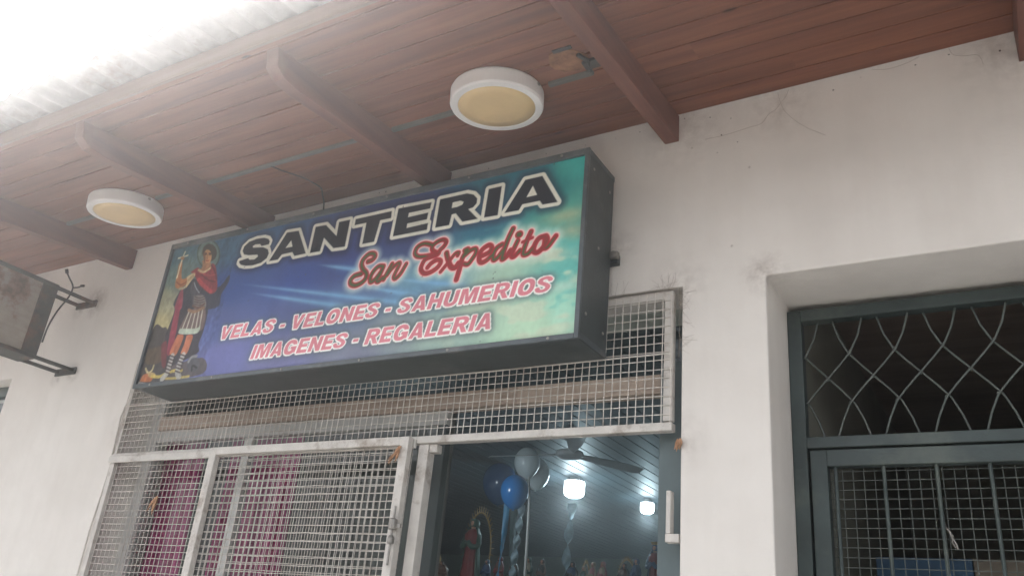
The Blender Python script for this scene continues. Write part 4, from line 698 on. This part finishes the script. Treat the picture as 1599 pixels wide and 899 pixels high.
po = bpy.data.objects.new('printed_face', me); COL.objects.link(po); po.parent = sg

# ---------------------------------------------------------------- round lamps under the eave, conduit, cable
tilt = math.atan(.10)
def eave_lamp(x, y, label):
    o = empty('ceiling_lamp', (x, y, ZS(x, y)+.001)); o.rotation_euler = (tilt, 0, 0)
    prof = [(.143, -.002), (.169, -.004), (.173, -.012), (.173, -.060), (.169, -.068), (.145, -.069), (.143, -.066)]
    MB().lathe(prof, n=64).build('housing', M['lamp_body'], o, smooth=False)
    MB().lathe([(.1425, -.064), (.1425, -.0668), (.10, -.0682), (.01, -.069)], n=64).build('diffuser', M['lamp_lens'], o, smooth=True)
    for s in (-1, 1): MB().box(s*.174-.004, s*.174+.004, -.006, .006, -.022, -.012).build('clip', M['steel'], o)
    tag(o, label, 'lamp', 'round lamps under the eave'); return o
l1_ = eave_lamp(-1.497, -.468, 'round white lamp with yellowed cover on the eave above the right end of the sign')
l2_ = copy_tree(l1_); l2_.location = (-3.652, -.455, ZS(-3.652, -.455)+.001); l2_['label'] = 'round white lamp with yellowed cover on the eave left of the sign'
cd = [(-4.17, -3.84), (-3.46, -3.16), (-3.095, -2.08), (-2.015, -1.675), (-1.30, -1.125)]
labs = ['grey conduit piece on the eave boards left of the left round lamp', 'grey conduit piece on the eave boards just right of the left round lamp', 'long grey conduit on the eave boards above the sign, a dark cable leaving it',
        'grey conduit piece on the eave boards just left of the right round lamp', 'grey conduit piece on the eave boards between right round lamp and right rafter']
for (a, b), lb in zip(cd, labs):
    y0 = -.43
    c = MB().box(0, b-a, -.010, .010, -.014, 0).box(.001, b-a-.001, -.007, .007, -.0165, -.0142)
    o = c.build('conduit', M['conduit'], loc=(a, y0, ZS((a+b)/2, y0)-.0005), bevel=.002); o.rotation_euler = (tilt, -.009, 0); tag(o, lb, 'conduit', 'conduits along the eave')
pts = []
for (x, y, dz) in [(-2.69, -.43, .012), (-2.685, -.37, .008), (-2.655, -.28, .006), (-2.65, -.20, .005), (-2.655, -.15, .006), (-2.69, -.10, .012), (-2.70, -.07, .05), (-2.70, -.06, .15)]: pts.append((x, y, ZS(x, y)-dz))
cb = MB().tube(catmull(pts, 5), .0032, 6).build('cable', M['rust_frame'], smooth=True); tag(cb, 'thin dark cable hanging from the eave conduit down behind the sign', 'cable')
# torn bit of board with a fitting beside the right rafter
hl = MB(); r9 = random.Random(3)
c0 = (-1.175, -.515)
out = [(-1.245, -.53), (-1.22, -.585), (-1.17, -.60), (-1.13, -.57), (-1.10, -.53), (-1.115, -.475), (-1.165, -.455), (-1.215, -.47), (-1.24, -.50)]
P_ = [(c0[0], c0[1], ZS(*c0)-.004)] + [(a, b, ZS(a, b)-.0025) for a, b in out] + [(a, b, ZS(a, b)-.0005) for a, b in out]
n = len(out); hl.poly(P_, [(0, 1+i, 1+(i+1) % n) for i in range(n)] + [(1+i, 1+n+i, 1+n+(i+1) % n, 1+(i+1) % n) for i in range(n)])
bp_ = hl; bpart(bp_, 'broken_board', M['hole'])
jb_ = MB().box(-1.20, -1.13, -.60, -.585, 3.511, 3.516).box(-1.135, -1.075, -.50, -.46, 3.512, 3.534).tube([(-1.13, -.44, 3.525), (-1.11, -.50, 3.515), (-1.125, -.55, 3.51)], .008, 6)
bpart(jb_, 'junction_bits', M['rust_frame'])

# ---------------------------------------------------------------- old projecting sign box at the left
os_ = empty('old_box_sign', (-4.5, -.6, 2.83)); tag(os_, 'old peeling grey sign box sticking out of the wall at far left on iron bars', 'sign')
def osp(mb, name, mat, **k):
    mb.v = [(x+4.5, y+.6, z-2.83) for x, y, z in mb.v]; return mb.build(name, mat, os_, **k)
t = NT('peeling_panel'); c = t.co(); n1 = t.noise(c, 4.5, 6, .7); n2 = t.noise(t.co((1, 1, 14)), 3, 5)
k = t.ramp(n1, [(.38, srgb(96, 80, 72)), (.46, srgb(132, 110, 98)), (.51, srgb(148, 138, 126)), (.7, srgb(160, 152, 142))])
k = t.mix(.4, k, t.ramp(n2, [(.35, (.7, .68, .66, 1)), (.6, (1, 1, 1, 1))]), 'MULTIPLY'); t.bsdf(k, .8, .2, 0, t.bump(n1, .5, .01)); M['peel'] = t.m
xa, xb, ya, yb, za, zb = -4.575, -4.415, -1.05, -.235, 2.835, 3.262
osp(MB().box(xa+.01, xb-.008, ya+.01, yb-.01, za+.01, zb-.01), 'panel', M['peel'])
fr = MB(); 
for xx in (xa, xb-.012):
    fr.box(xx, xx+.012, ya, yb, za, za+.022); fr.box(xx, xx+.012, ya, yb, zb-.022, zb); fr.box(xx, xx+.012, ya, ya+.09, za+.022, zb-.022); fr.box(xx, xx+.012, yb-.085, yb, za+.022, zb-.022)
fr.box(xa+.012, xb-.012, yb-.009, yb, za, zb); fr.box(xa+.012, xb-.012, ya, ya+.009, za, zb); fr.box(xa+.012, xb-.012, ya+.009, yb-.009, za, za+.009); fr.box(xa+.012, xb-.012, ya+.009, yb-.009, zb-.009, zb)
osp(fr, 'frame', M['rust_frame'], bevel=.002)
for zz in (za+.004, zb-.022):
    for xx in (xa+.004, xb-.022): osp(MB().box(xx, xx+.018, yb+.0005, -.012, zz, zz+.018), 'bar', M['rust_frame'], bevel=.002)
    osp(MB().box(xa-.015, xb+.006, -.0115, -.001, zz-.012, zz+.028), 'wall_plate', M['rust_frame'], bevel=.002)
osp(MB().tube(catmull([(-4.41, -.232, 2.93), (-4.41, -.228, 3.02), (-4.414, -.205, 3.12), (-4.42, -.165, 3.22), (-4.42, -.16, 3.285), (-4.42, -.195, 3.325), (-4.42, -.215, 3.345)], 4), .0045, 6).tube([(-4.42, -.215, 3.343), (-4.42, -.225, 3.365)], .009, 6).tube(catmull([(-4.42, -.16, 3.28), (-4.42, -.13, 3.295), (-4.42, -.115, 3.31)], 3), [.004]*7 if False else .004, 6).tube([(-4.42, -.118, 3.309), (-4.42, -.10, 3.318)], .007, 6), 'loose_wire', M['black'])

# ---------------------------------------------------------------- webs, cracks and dried sprigs
def web(x, z, n, r0, r1, a0, a1, label, y=-.003, th=.0005):
    m = MB(); q = random.Random(int(abs(x*100)+z*10))
    for i in range(n):
        a = R(q.uniform(a0, a1)); L = q.uniform(r0, r1); sx, sz = q.uniform(-.01, .01), q.uniform(-.03, .03); c_ = q.uniform(-.25, .25)
        pts = [(x+sx+math.cos(a+c_*t)*L*t, y-.002*math.sin(t*3), z+sz+math.sin(a+c_*t)*L*t) for t in (0, .33, .66, 1)]
        m.tube(pts, th, 4, False)
    return tag(m.build('cobweb', M['web'], loc=(0, 0, 0)), label, 'cobweb', 'dusty cobwebs on the wall')
def webline(lines, label, th=.0005):
    m = MB(); 
    for ln in lines: m.tube(catmull([(x, -.003, z) for x, z in ln], 4), th, 4, False)
    return tag(m.build('cobweb', M['web']), label, 'cobweb', 'dusty cobwebs on the wall')
wm = MB().tube([(-1.21, -.003, 2.85), (-1.05, -.003, 2.851), (-.953, -.003, 2.85), (-.951, -.003, 2.72), (-.953, -.003, 2.59)], .0006, 4, False); q = random.Random(4)
for (xs0, zs0, xs1, zs1, a0, a1, n) in [(-.955, 2.84, -.952, 2.60, -60, 70, 34), (-1.10, 2.848, -.98, 2.848, 40, 150, 14), (-1.21, 2.848, -1.13, 2.848, 50, 130, 5)]:
    for i in range(n):
        t0 = q.random(); x = xs0+(xs1-xs0)*t0; z = zs0+(zs1-zs0)*t0; a = R(q.uniform(a0, a1)); L = q.uniform(.02, .065); cv = q.uniform(-.5, .5)
        wm.tube([(x+math.cos(a+cv*t)*L*t, -.003, z+math.sin(a+cv*t)*L*t) for t in (0, .33, .66, 1)], .00035, 4, False)
tag(wm.build('cobweb', M['web']), 'fan of fine dusty threads on the wall around the top right corner of the grille', 'cobweb', 'dusty cobwebs on the wall')
webline([[(-.589, 3.572), (-.585, 3.545), (-.578, 3.515), (-.565, 3.48), (-.531, 3.432)], [(-.531, 3.432), (-.49, 3.39), (-.434, 3.347)], [(-.583, 3.52), (-.60, 3.50), (-.626, 3.486), (-.65, 3.455), (-.69, 3.45)], [(-.575, 3.53), (-.56, 3.55), (-.55, 3.575)], [(-.69, 3.45), (-.78, 3.44), (-.86, 3.44)]],
        'branching dusty thread on the wall under the eave right of the right rafter')
webline([[(-.27, 3.575), (-.22, 3.56), (-.16, 3.566), (-.12, 3.58)]], 'short sagging dusty thread on the wall close under the eave boards')
webline([[(-.03, 3.585), (-.02, 3.555), (.01, 3.54), (.05, 3.53), (.06, 3.49)]], 'short crooked dusty thread on the wall in the top right corner by the last rafter')
q = random.Random(8); sp_ = MB()
for i in range(34):
    if i < 22: x = q.uniform(-3.3, -1.0); z = ZS(x, 0)-q.uniform(.01, .05)
    elif i < 30: x = q.uniform(-.96, .15); z = ZS(x, 0)-q.uniform(.01, .07)
    else: x = q.uniform(-.955, -.6); z = q.uniform(3.3, 3.5)
    r = q.uniform(.0015, .0036); sp_.ball((x, -.0005, z), r, .0012, r*q.uniform(.6, 1.5), 7, 4)
bpart(sp_, 'dirt_specks', M['rust_frame'], kind='stuff')
def sprig(x, y, z, ang, L, label, n=9):
    m = MB(); q = random.Random(int(abs(x)*999))
    for i in range(n):
        a = ang+q.uniform(-.4, .4); l = L*q.uniform(.55, 1); w_ = q.uniform(.003, .006); dx, dz = math.cos(a), math.sin(a); o1 = q.uniform(-.006, .006)
        pts = [(o1+dx*l*t+w_*math.sin(t*3+i)*.5, -.004-.012*math.sin(t*2.5+i)*t, dz*l*t) for t in (0, .35, .7, 1)]
        m.tube(pts, [w_*.4, w_, w_*.8, w_*.15], 4)
    return tag(m.build('dried_sprig', M['leaf'], loc=(x, y, z)), label, 'dried sprig', 'dried sprigs tied to the grille')
sprig(-3.432, -.02, 2.150, R(-112), .085, 'dried orange sprig stuck in the mesh of the lower left grille panel')
sprig(-2.036, -.062, 2.315, R(-118), .085, 'dried orange sprig tied at the top right corner of the folded leaf')
sprig(-.946, -.004, 2.31, R(-92), .045, 'small dried sprig in the gap right of the grille and the wall', 6)

# ---------------------------------------------------------------- inside the shop: lamps, fan, balloons, streamers
def ceiling_bulb(x, y, r, label, power):
    o = empty('ceiling_bulb', (x, y, 3.184))
    MB().lathe([(r*.45, 0), (r*.5, -.004), (r*.45, -.03), (r*.9, -.04)], n=24).build('fitting', M['fan'], o, smooth=True)
    MB().lathe([(r*.97, -.0405), (r, -.05), (r, -.04-r*1.0), (r*.93, -.04-r*1.3), (r*.6, -.04-r*1.5), (r*.02, -.04-r*1.58)], n=32).build('bulb', M['bulb'], o, smooth=True)
    l = bpy.data.lights.new('bulb_light', 'POINT'); l.energy = power; l.color = (.64, .9, 1); l.shadow_soft_size = r; lo = bpy.data.objects.new('bulb_light', l); COL.objects.link(lo); lo.location = (0, 0, -.04-r*2.4); lo.parent = o
    return tag(o, label, 'lamp', 'lit bulbs on the shop ceiling')
ceiling_bulb(-3.512, 4.325, .092, 'larger lit white bulb on the shop ceiling, right of the balloons', 4)
ceiling_bulb(-3.216, 5.331, .066, 'smaller lit white bulb on the shop ceiling beside the right door jamb', 2.2)
tb = empty('tube_lamp', (-3.53, 1.8, 2.80)); tag(tb, 'lit tube lamp seen through the upper mesh just above the folded leaf', 'lamp')
MB().tube([(-.16, 0, 0), (.16, 0, 0)], .018, 12).build('tube', M['bulb'], tb, smooth=True); MB().box(-.19, -.161, -.02, .02, -.02, .03).box(.161, .19, -.02, .02, -.02, .03).box(-.19, .19, -.03, .03, .0305, .055).build('fitting', M['fan'], tb)
for s__ in (-.15, .15): MB().tube([(s__, 0, .055), (s__, 0, .384)], .003, 5).build('rod', M['fan'], tb)
tl_ = bpy.data.lights.new('tube_light', 'POINT'); tl_.energy = 3; tl_.color = (.85, .95, 1); tl_.shadow_soft_size = .08; to_ = bpy.data.objects.new('tube_light', tl_); COL.objects.link(to_); to_.location = (0, 0, -.12); to_.parent = tb
fn = empty('ceiling_fan', (-2.87, 2.95, 3.184)); tag(fn, 'pale ceiling fan hanging inside the shop behind the open doorway', 'fan')
MB().lathe([(.02, 0), (.05, -.01), (.06, -.03), (.015, -.05), (.012, -.10), (.05, -.11), (.10, -.125), (.105, -.15), (.08, -.17), (.03, -.185)], n=32).build('motor', M['fan'], fn, smooth=True)
for k in range(3):
    a = R(182+120*k); m = MB(); pr = []
    for i, t in enumerate((.10, .2, .35, .5, .62, .68)):
        w_ = (.02, .035, .055, .06, .055, .03)[i]
        for s, dz in ((-1, .012), (1, -.012)): pr += [(math.cos(a)*t-math.sin(a)*w_*s, math.sin(a)*t+math.cos(a)*w_*s, -.14+dz), (math.cos(a)*t-math.sin(a)*w_*s, math.sin(a)*t+math.cos(a)*w_*s, -.144+dz)]
    f_ = []
    for i in range(5):
        b = i*4; f_ += [(b, b+2, b+6, b+4), (b+1, b+5, b+7, b+3), (b, b+4, b+5, b+1), (b+2, b+3, b+7, b+6)]
    f_ += [(0, 1, 3, 2), (20, 22, 23, 21)]
    m.poly(pr, f_).build('blade', M['fan'], fn)
def bal(x, y, z, r, mat, label, string=None):
    o = empty('balloon', (x, y, z))
    prof = [(r*math.sin(t)*(1 if t < 1.6 else 1-.12*(t-1.6)**1.3), r*1.12*math.cos(t)*(1 if t < 1.6 else 1.18)) for t in [math.pi*i/18 for i in range(1, 18)]]
    MB().lathe(prof, n=32).build('skin', M[mat], o, smooth=True)
    MB().lathe([(.004, -r*1.30), (.006, -r*1.33), (.013, -r*1.38)], n=10).build('knot', M[mat], o)
    if string: MB().tube([(0, 0, -r*1.34), (.01, 0, -r*2), (-.01, .01, -r*3), (0, 0, -string)], .006, 5).build('string', M['rib_white'], o)
    return tag(o, label, 'balloon', 'balloons on the shop ceiling')
bal(-3.283, 2.90, 2.77, .106, 'bal_blue', 'bright blue balloon hanging lowest in front of the white ones')
bal(-3.40, 3.25, 3.07, .104, 'bal_white', 'white balloon half hidden behind a fan blade, above the blue balloon')
bal(-3.46, 3.52, 3.045, .110, 'bal_white', 'second white balloon peeping out just behind the first white one')
bal(-3.93, 3.72, 3.02, .15, 'bal_navy', 'dim dark blue balloon at the upper left of the balloon cluster')
M['rib_dull'] = simple('dull_streamer', srgb(84, 104, 104), .6, .3, .2, 20, .1)
def streamer(x, y, z0, z1, mat, w_, label, tw=5, seed=1):
    q = random.Random(seed); m = MB(); n = 60; pr = []
    for i in range(n+1):
        t = i/n; a = tw*t*2*math.pi+q.uniform(-.2, .2); xo = .02*math.sin(t*7+seed); z = z0+(z1-z0)*t
        pr += [(xo-math.cos(a)*w_, -math.sin(a)*w_, z-z0), (xo+math.cos(a)*w_, math.sin(a)*w_, z-z0)]
    m.poly(pr, [(2*i, 2*i+1, 2*i+3, 2*i+2) for i in range(n)]); o = m.build('streamer', M[mat], loc=(x, y, z0), smooth=True)
    s_ = o.modifiers.new('thickness', 'SOLIDIFY'); s_.thickness = .002
    return tag(o, label, 'streamer', 'twisted streamers hanging from the shop ceiling')
streamer(-3.42, 3.0, 2.70, 1.2, 'rib_blue', .022, 'bright blue streamer hanging under the left side of the blue balloon', 1.2, 1)
streamer(-3.339, 3.1, 2.80, 1.2, 'rib_pale', .03, 'pale twisted streamer hanging right below the blue balloon', 7, 2)
streamer(-3.49, 3.3, 3.18, 1.2, 'rib_dull', .03, 'broad dull streamer hanging just right of the blue balloon', .6, 3)
streamer(-3.445, 4.16, 2.92, 1.2, 'rib_pale', .04, 'long twisted pale blue streamer hanging below the larger bulb', 4, 9)
st_ = MB().tube([(-3.19, 2.93, 2.88), (-3.17, 2.93, 2.70), (-3.165, 2.94, 2.4), (-3.155, 2.95, 1.2)], [.006, .008, .011, .014], 5).build('balloon_string', M['rib_white']); tag(st_, 'white ribbon running down from the knot beside the bright blue balloon', 'ribbon')
# cloths behind the shop window
def cloth(x0, x1, y, z0, z1, mat, name, label, cat, folds=9):
    m = MB(); nx_ = 90; nz_ = 12
    for j in range(nz_+1):
        for i in range(nx_+1):
            u = i/nx_; v = j/nz_; m.v.append(((x1-x0)*u+.01*math.sin(v*5+u*9), .028*math.sin(u*folds*6.28+.6*math.sin(v*3))+.01*math.sin(v*4+u*20), (z1-z0)*v))
    for j in range(nz_):
        for i in range(nx_): a = j*(nx_+1)+i; m.f.append((a, a+1, a+nx_+2, a+nx_+1))
    o = m.build(name, M[mat], loc=(x0, y, z0), smooth=True); s_ = o.modifiers.new('thickness', 'SOLIDIFY'); s_.thickness = .002
    return tag(o, label, cat)
cloth(-4.02, -3.60, .32, .6, 2.56, 'pink', 'curtain', 'magenta cloth hanging behind the lower left grille panel', 'curtain', 6)
cloth(-3.41, -2.94, .33, .6, 2.62, 'pink', 'curtain', 'magenta cloth hanging behind the middle of the folded leaf', 'curtain', 7)
cloth(-4.05, -2.35, .72, .6, 2.75, 'net', 'curtain', 'grey net curtain at the back of the shop window, seen beside the magenta cloths', 'curtain', 16)
# statues on a high shelf
sh = empty('display_shelf', (-3.3, 3.4, 0)); tag(sh, 'dark wooden display shelf carrying the statues inside the shop', 'shelf')
for zz in (.5, 1.28, 2.05): MB().box(-1.35, 1.25, -.17, .17, zz-.03, zz).build('board', M['shelf'], sh)
for xx in (-1.35, -.05, 1.22): MB().box(xx, xx+.03, -.17, .17, 0, 2.019).build('upright', M['shelf'], sh)
def statue(x, z, h, wd, robe, cloak, label, halo=None, y=3.4, crown=False, veil=True):
    zb = 2.0505; h = z-zb if h is None else h
    o = empty('statue', (x, y, zb)); s = h
    hh = s*(.86 if halo else 1)
    fold = lambda t, i: .07*math.sin(t*9)*(1 if i < 5 else .2)
    MB().lathe([(wd*.5, 0), (wd*.5, .02*hh), (wd*.42, .03*hh), (wd*.40, .05*hh)], n=20).build('plinth', M['gold_paint'], o)
    MB().lathe([(wd*.40, .051*hh), (wd*.36, .2*hh), (wd*.29, .4*hh), (wd*.25, .55*hh), (wd*.30, .68*hh), (wd*.32, .76*hh), (wd*.2, .815*hh), (wd*.10, .835*hh)], n=36, fold=fold).build('robe', M[robe], o, smooth=True)
    hr = .058*hh
    hd = MB().lathe([(hr*.5, .83*hh), (hr*.48, .855*hh)], n=12).ball((0, -.002, .90*hh), hr*.78, hr*.85, hr, 14, 9).ball((0, -hr*.86, .895*hh), hr*.12, hr*.2, hr*.22, 6, 4)
    hd.build('head', M['skin_paint'], o, smooth=True)
    hv = MB().lathe([(hr*1.12, .86*hh), (hr*1.2, .90*hh), (hr*1.05, .945*hh), (hr*.6, .966*hh), (.001, .972*hh)], (0, hr*.35, 0), 16); hv.build('veil' if veil else 'hair', M[cloak if veil else 'hair_paint'], o, smooth=True)
    am = MB()
    for sg_ in (-1, 1): am.tube(catmull([(sg_*wd*.27, 0, .75*hh), (sg_*wd*.38, -wd*.12, .62*hh), (sg_*wd*.2, -wd*.34, .60*hh), (sg_*wd*.03, -wd*.40, .66*hh)], 3), .035*hh*1.0, 8)
    am.build('sleeves', M[cloak], o, smooth=True)
    ck = MB(); n = 22; pr = []
    for i, (rr, hz) in enumerate([(.47, .06), (.44, .25), (.38, .45), (.34, .6), (.37, .74), (.25, .83), (.12, .90)]):
        for k in range(n+1):
            a = R(-28)+R(236)*k/n; q_ = wd*rr*(1+.05*math.sin(k*1.9)); pr.append((q_*math.cos(a), q_*math.sin(a)*.9, hz*hh))
    ck.poly(pr, [(j*(n+1)+k, j*(n+1)+k+1, (j+1)*(n+1)+k+1, (j+1)*(n+1)+k) for j in range(6) for k in range(n)])
    c_ = ck.build('cloak', M[cloak], o, smooth=True); sd = c_.modifiers.new('thickness', 'SOLIDIFY'); sd.thickness = .006
    if crown: MB().lathe([(hr*.8, .955*hh), (hr*1.1, 1.0*hh), (hr*.9, 1.0*hh), (hr*.7, .96*hh)], n=10, fold=lambda t, i: .2*math.cos(t*5)).build('crown', M['gold_paint'], o)
    if halo:
        hm = MB(); N = 30
        for i in range(N+1):
            a = R(-40)+R(260)*i/N; ex, ez = halo*math.cos(a), s*.5*math.sin(a)+s*.5; ix, iz = ex*.80, (ez-s*.5)*.84+s*.5
            hm.tube([(ix, wd*.45, iz), (ex, wd*.45, ez)], [.006, .002], 5)
        hm.tube([(halo*.80*math.cos(R(-40)+R(260)*i/40), wd*.45, s*.5*.84*math.sin(R(-40)+R(260)*i/40)+s*.5) for i in range(41)], .007, 6)
        hm.build('halo', M['gold_paint'], o)
    return tag(o, label, 'statue', 'saint statues on the shop shelf')
statue(-4.04+.10, 2.775, None, .20, 'robe_red', 'robe_green', 'tall red robed statue in an arch of gold rays, biggest on the shelf', halo=.155)
statue(-4.16, 2.31, None, .17, 'robe_brown', 'robe_brown', 'brown robed statue at the lower left of the red one', veil=False, y=3.32)
statue(-4.30, 2.37, None, .12, 'robe_cream', 'gold_paint', 'gold cloaked statue at the left end of the shelf', crown=True, y=3.46)
statue(-4.42, 2.40, None, .10, 'robe_blue', 'robe_dark', 'dark blue statue at the very left end by the door glass')
statue(-3.78, 2.345, None, .10, 'robe_blue', 'robe_blue', 'blue robed statue right of the red one')
statue(-3.66, 2.37, None, .10, 'robe_brown', 'robe_red', 'red cloaked statue beneath the blue streamer')
statue(-3.53, 2.35, None, .11, 'robe_brown', 'robe_dark', 'dark cloaked statue beneath the white balloon string', veil=False)
statue(-3.40, 2.37, None, .09, 'robe_cream', 'robe_green', 'green cloaked statue right of the balloon string')
statue(-3.28, 2.36, None, .09, 'robe_dark', 'robe_brown', 'small brown statue between the string and the long streamer', veil=False)
statue(-3.02, 2.345, None, .12, 'robe_blue', 'robe_dark', 'dark blue statue right beside the long pale streamer')
statue(-2.925, 2.36, None, .08, 'robe_green', 'robe_cream', 'pale green statue in a small arch', halo=.04)
statue(-2.85, 2.35, None, .075, 'robe_pink', 'robe_cream', 'small pink statue left of the oval framed one')
statue(-2.77, 2.355, None, .085, 'robe_cream', 'robe_pink', 'cream robed statue next left of the oval framed one')
statue(-2.60, 2.395, None, .11, 'robe_brown', 'robe_dark', 'brown statue inside a dark oval ring of rays', halo=.082)
statue(-2.48, 2.375, None, .09, 'robe_blue', 'robe_blue', 'blue robed statue in front of the red and blue one', y=3.34)
statue(-2.38, 2.495, None, .14, 'robe_red', 'robe_blue', 'tallest statue at the right end, red robe and blue cloak', crown=True, y=3.44)
statue(-2.29, 2.36, None, .08, 'robe_white', 'robe_red', 'small white and red statue at the right end of the shelf', y=3.33)
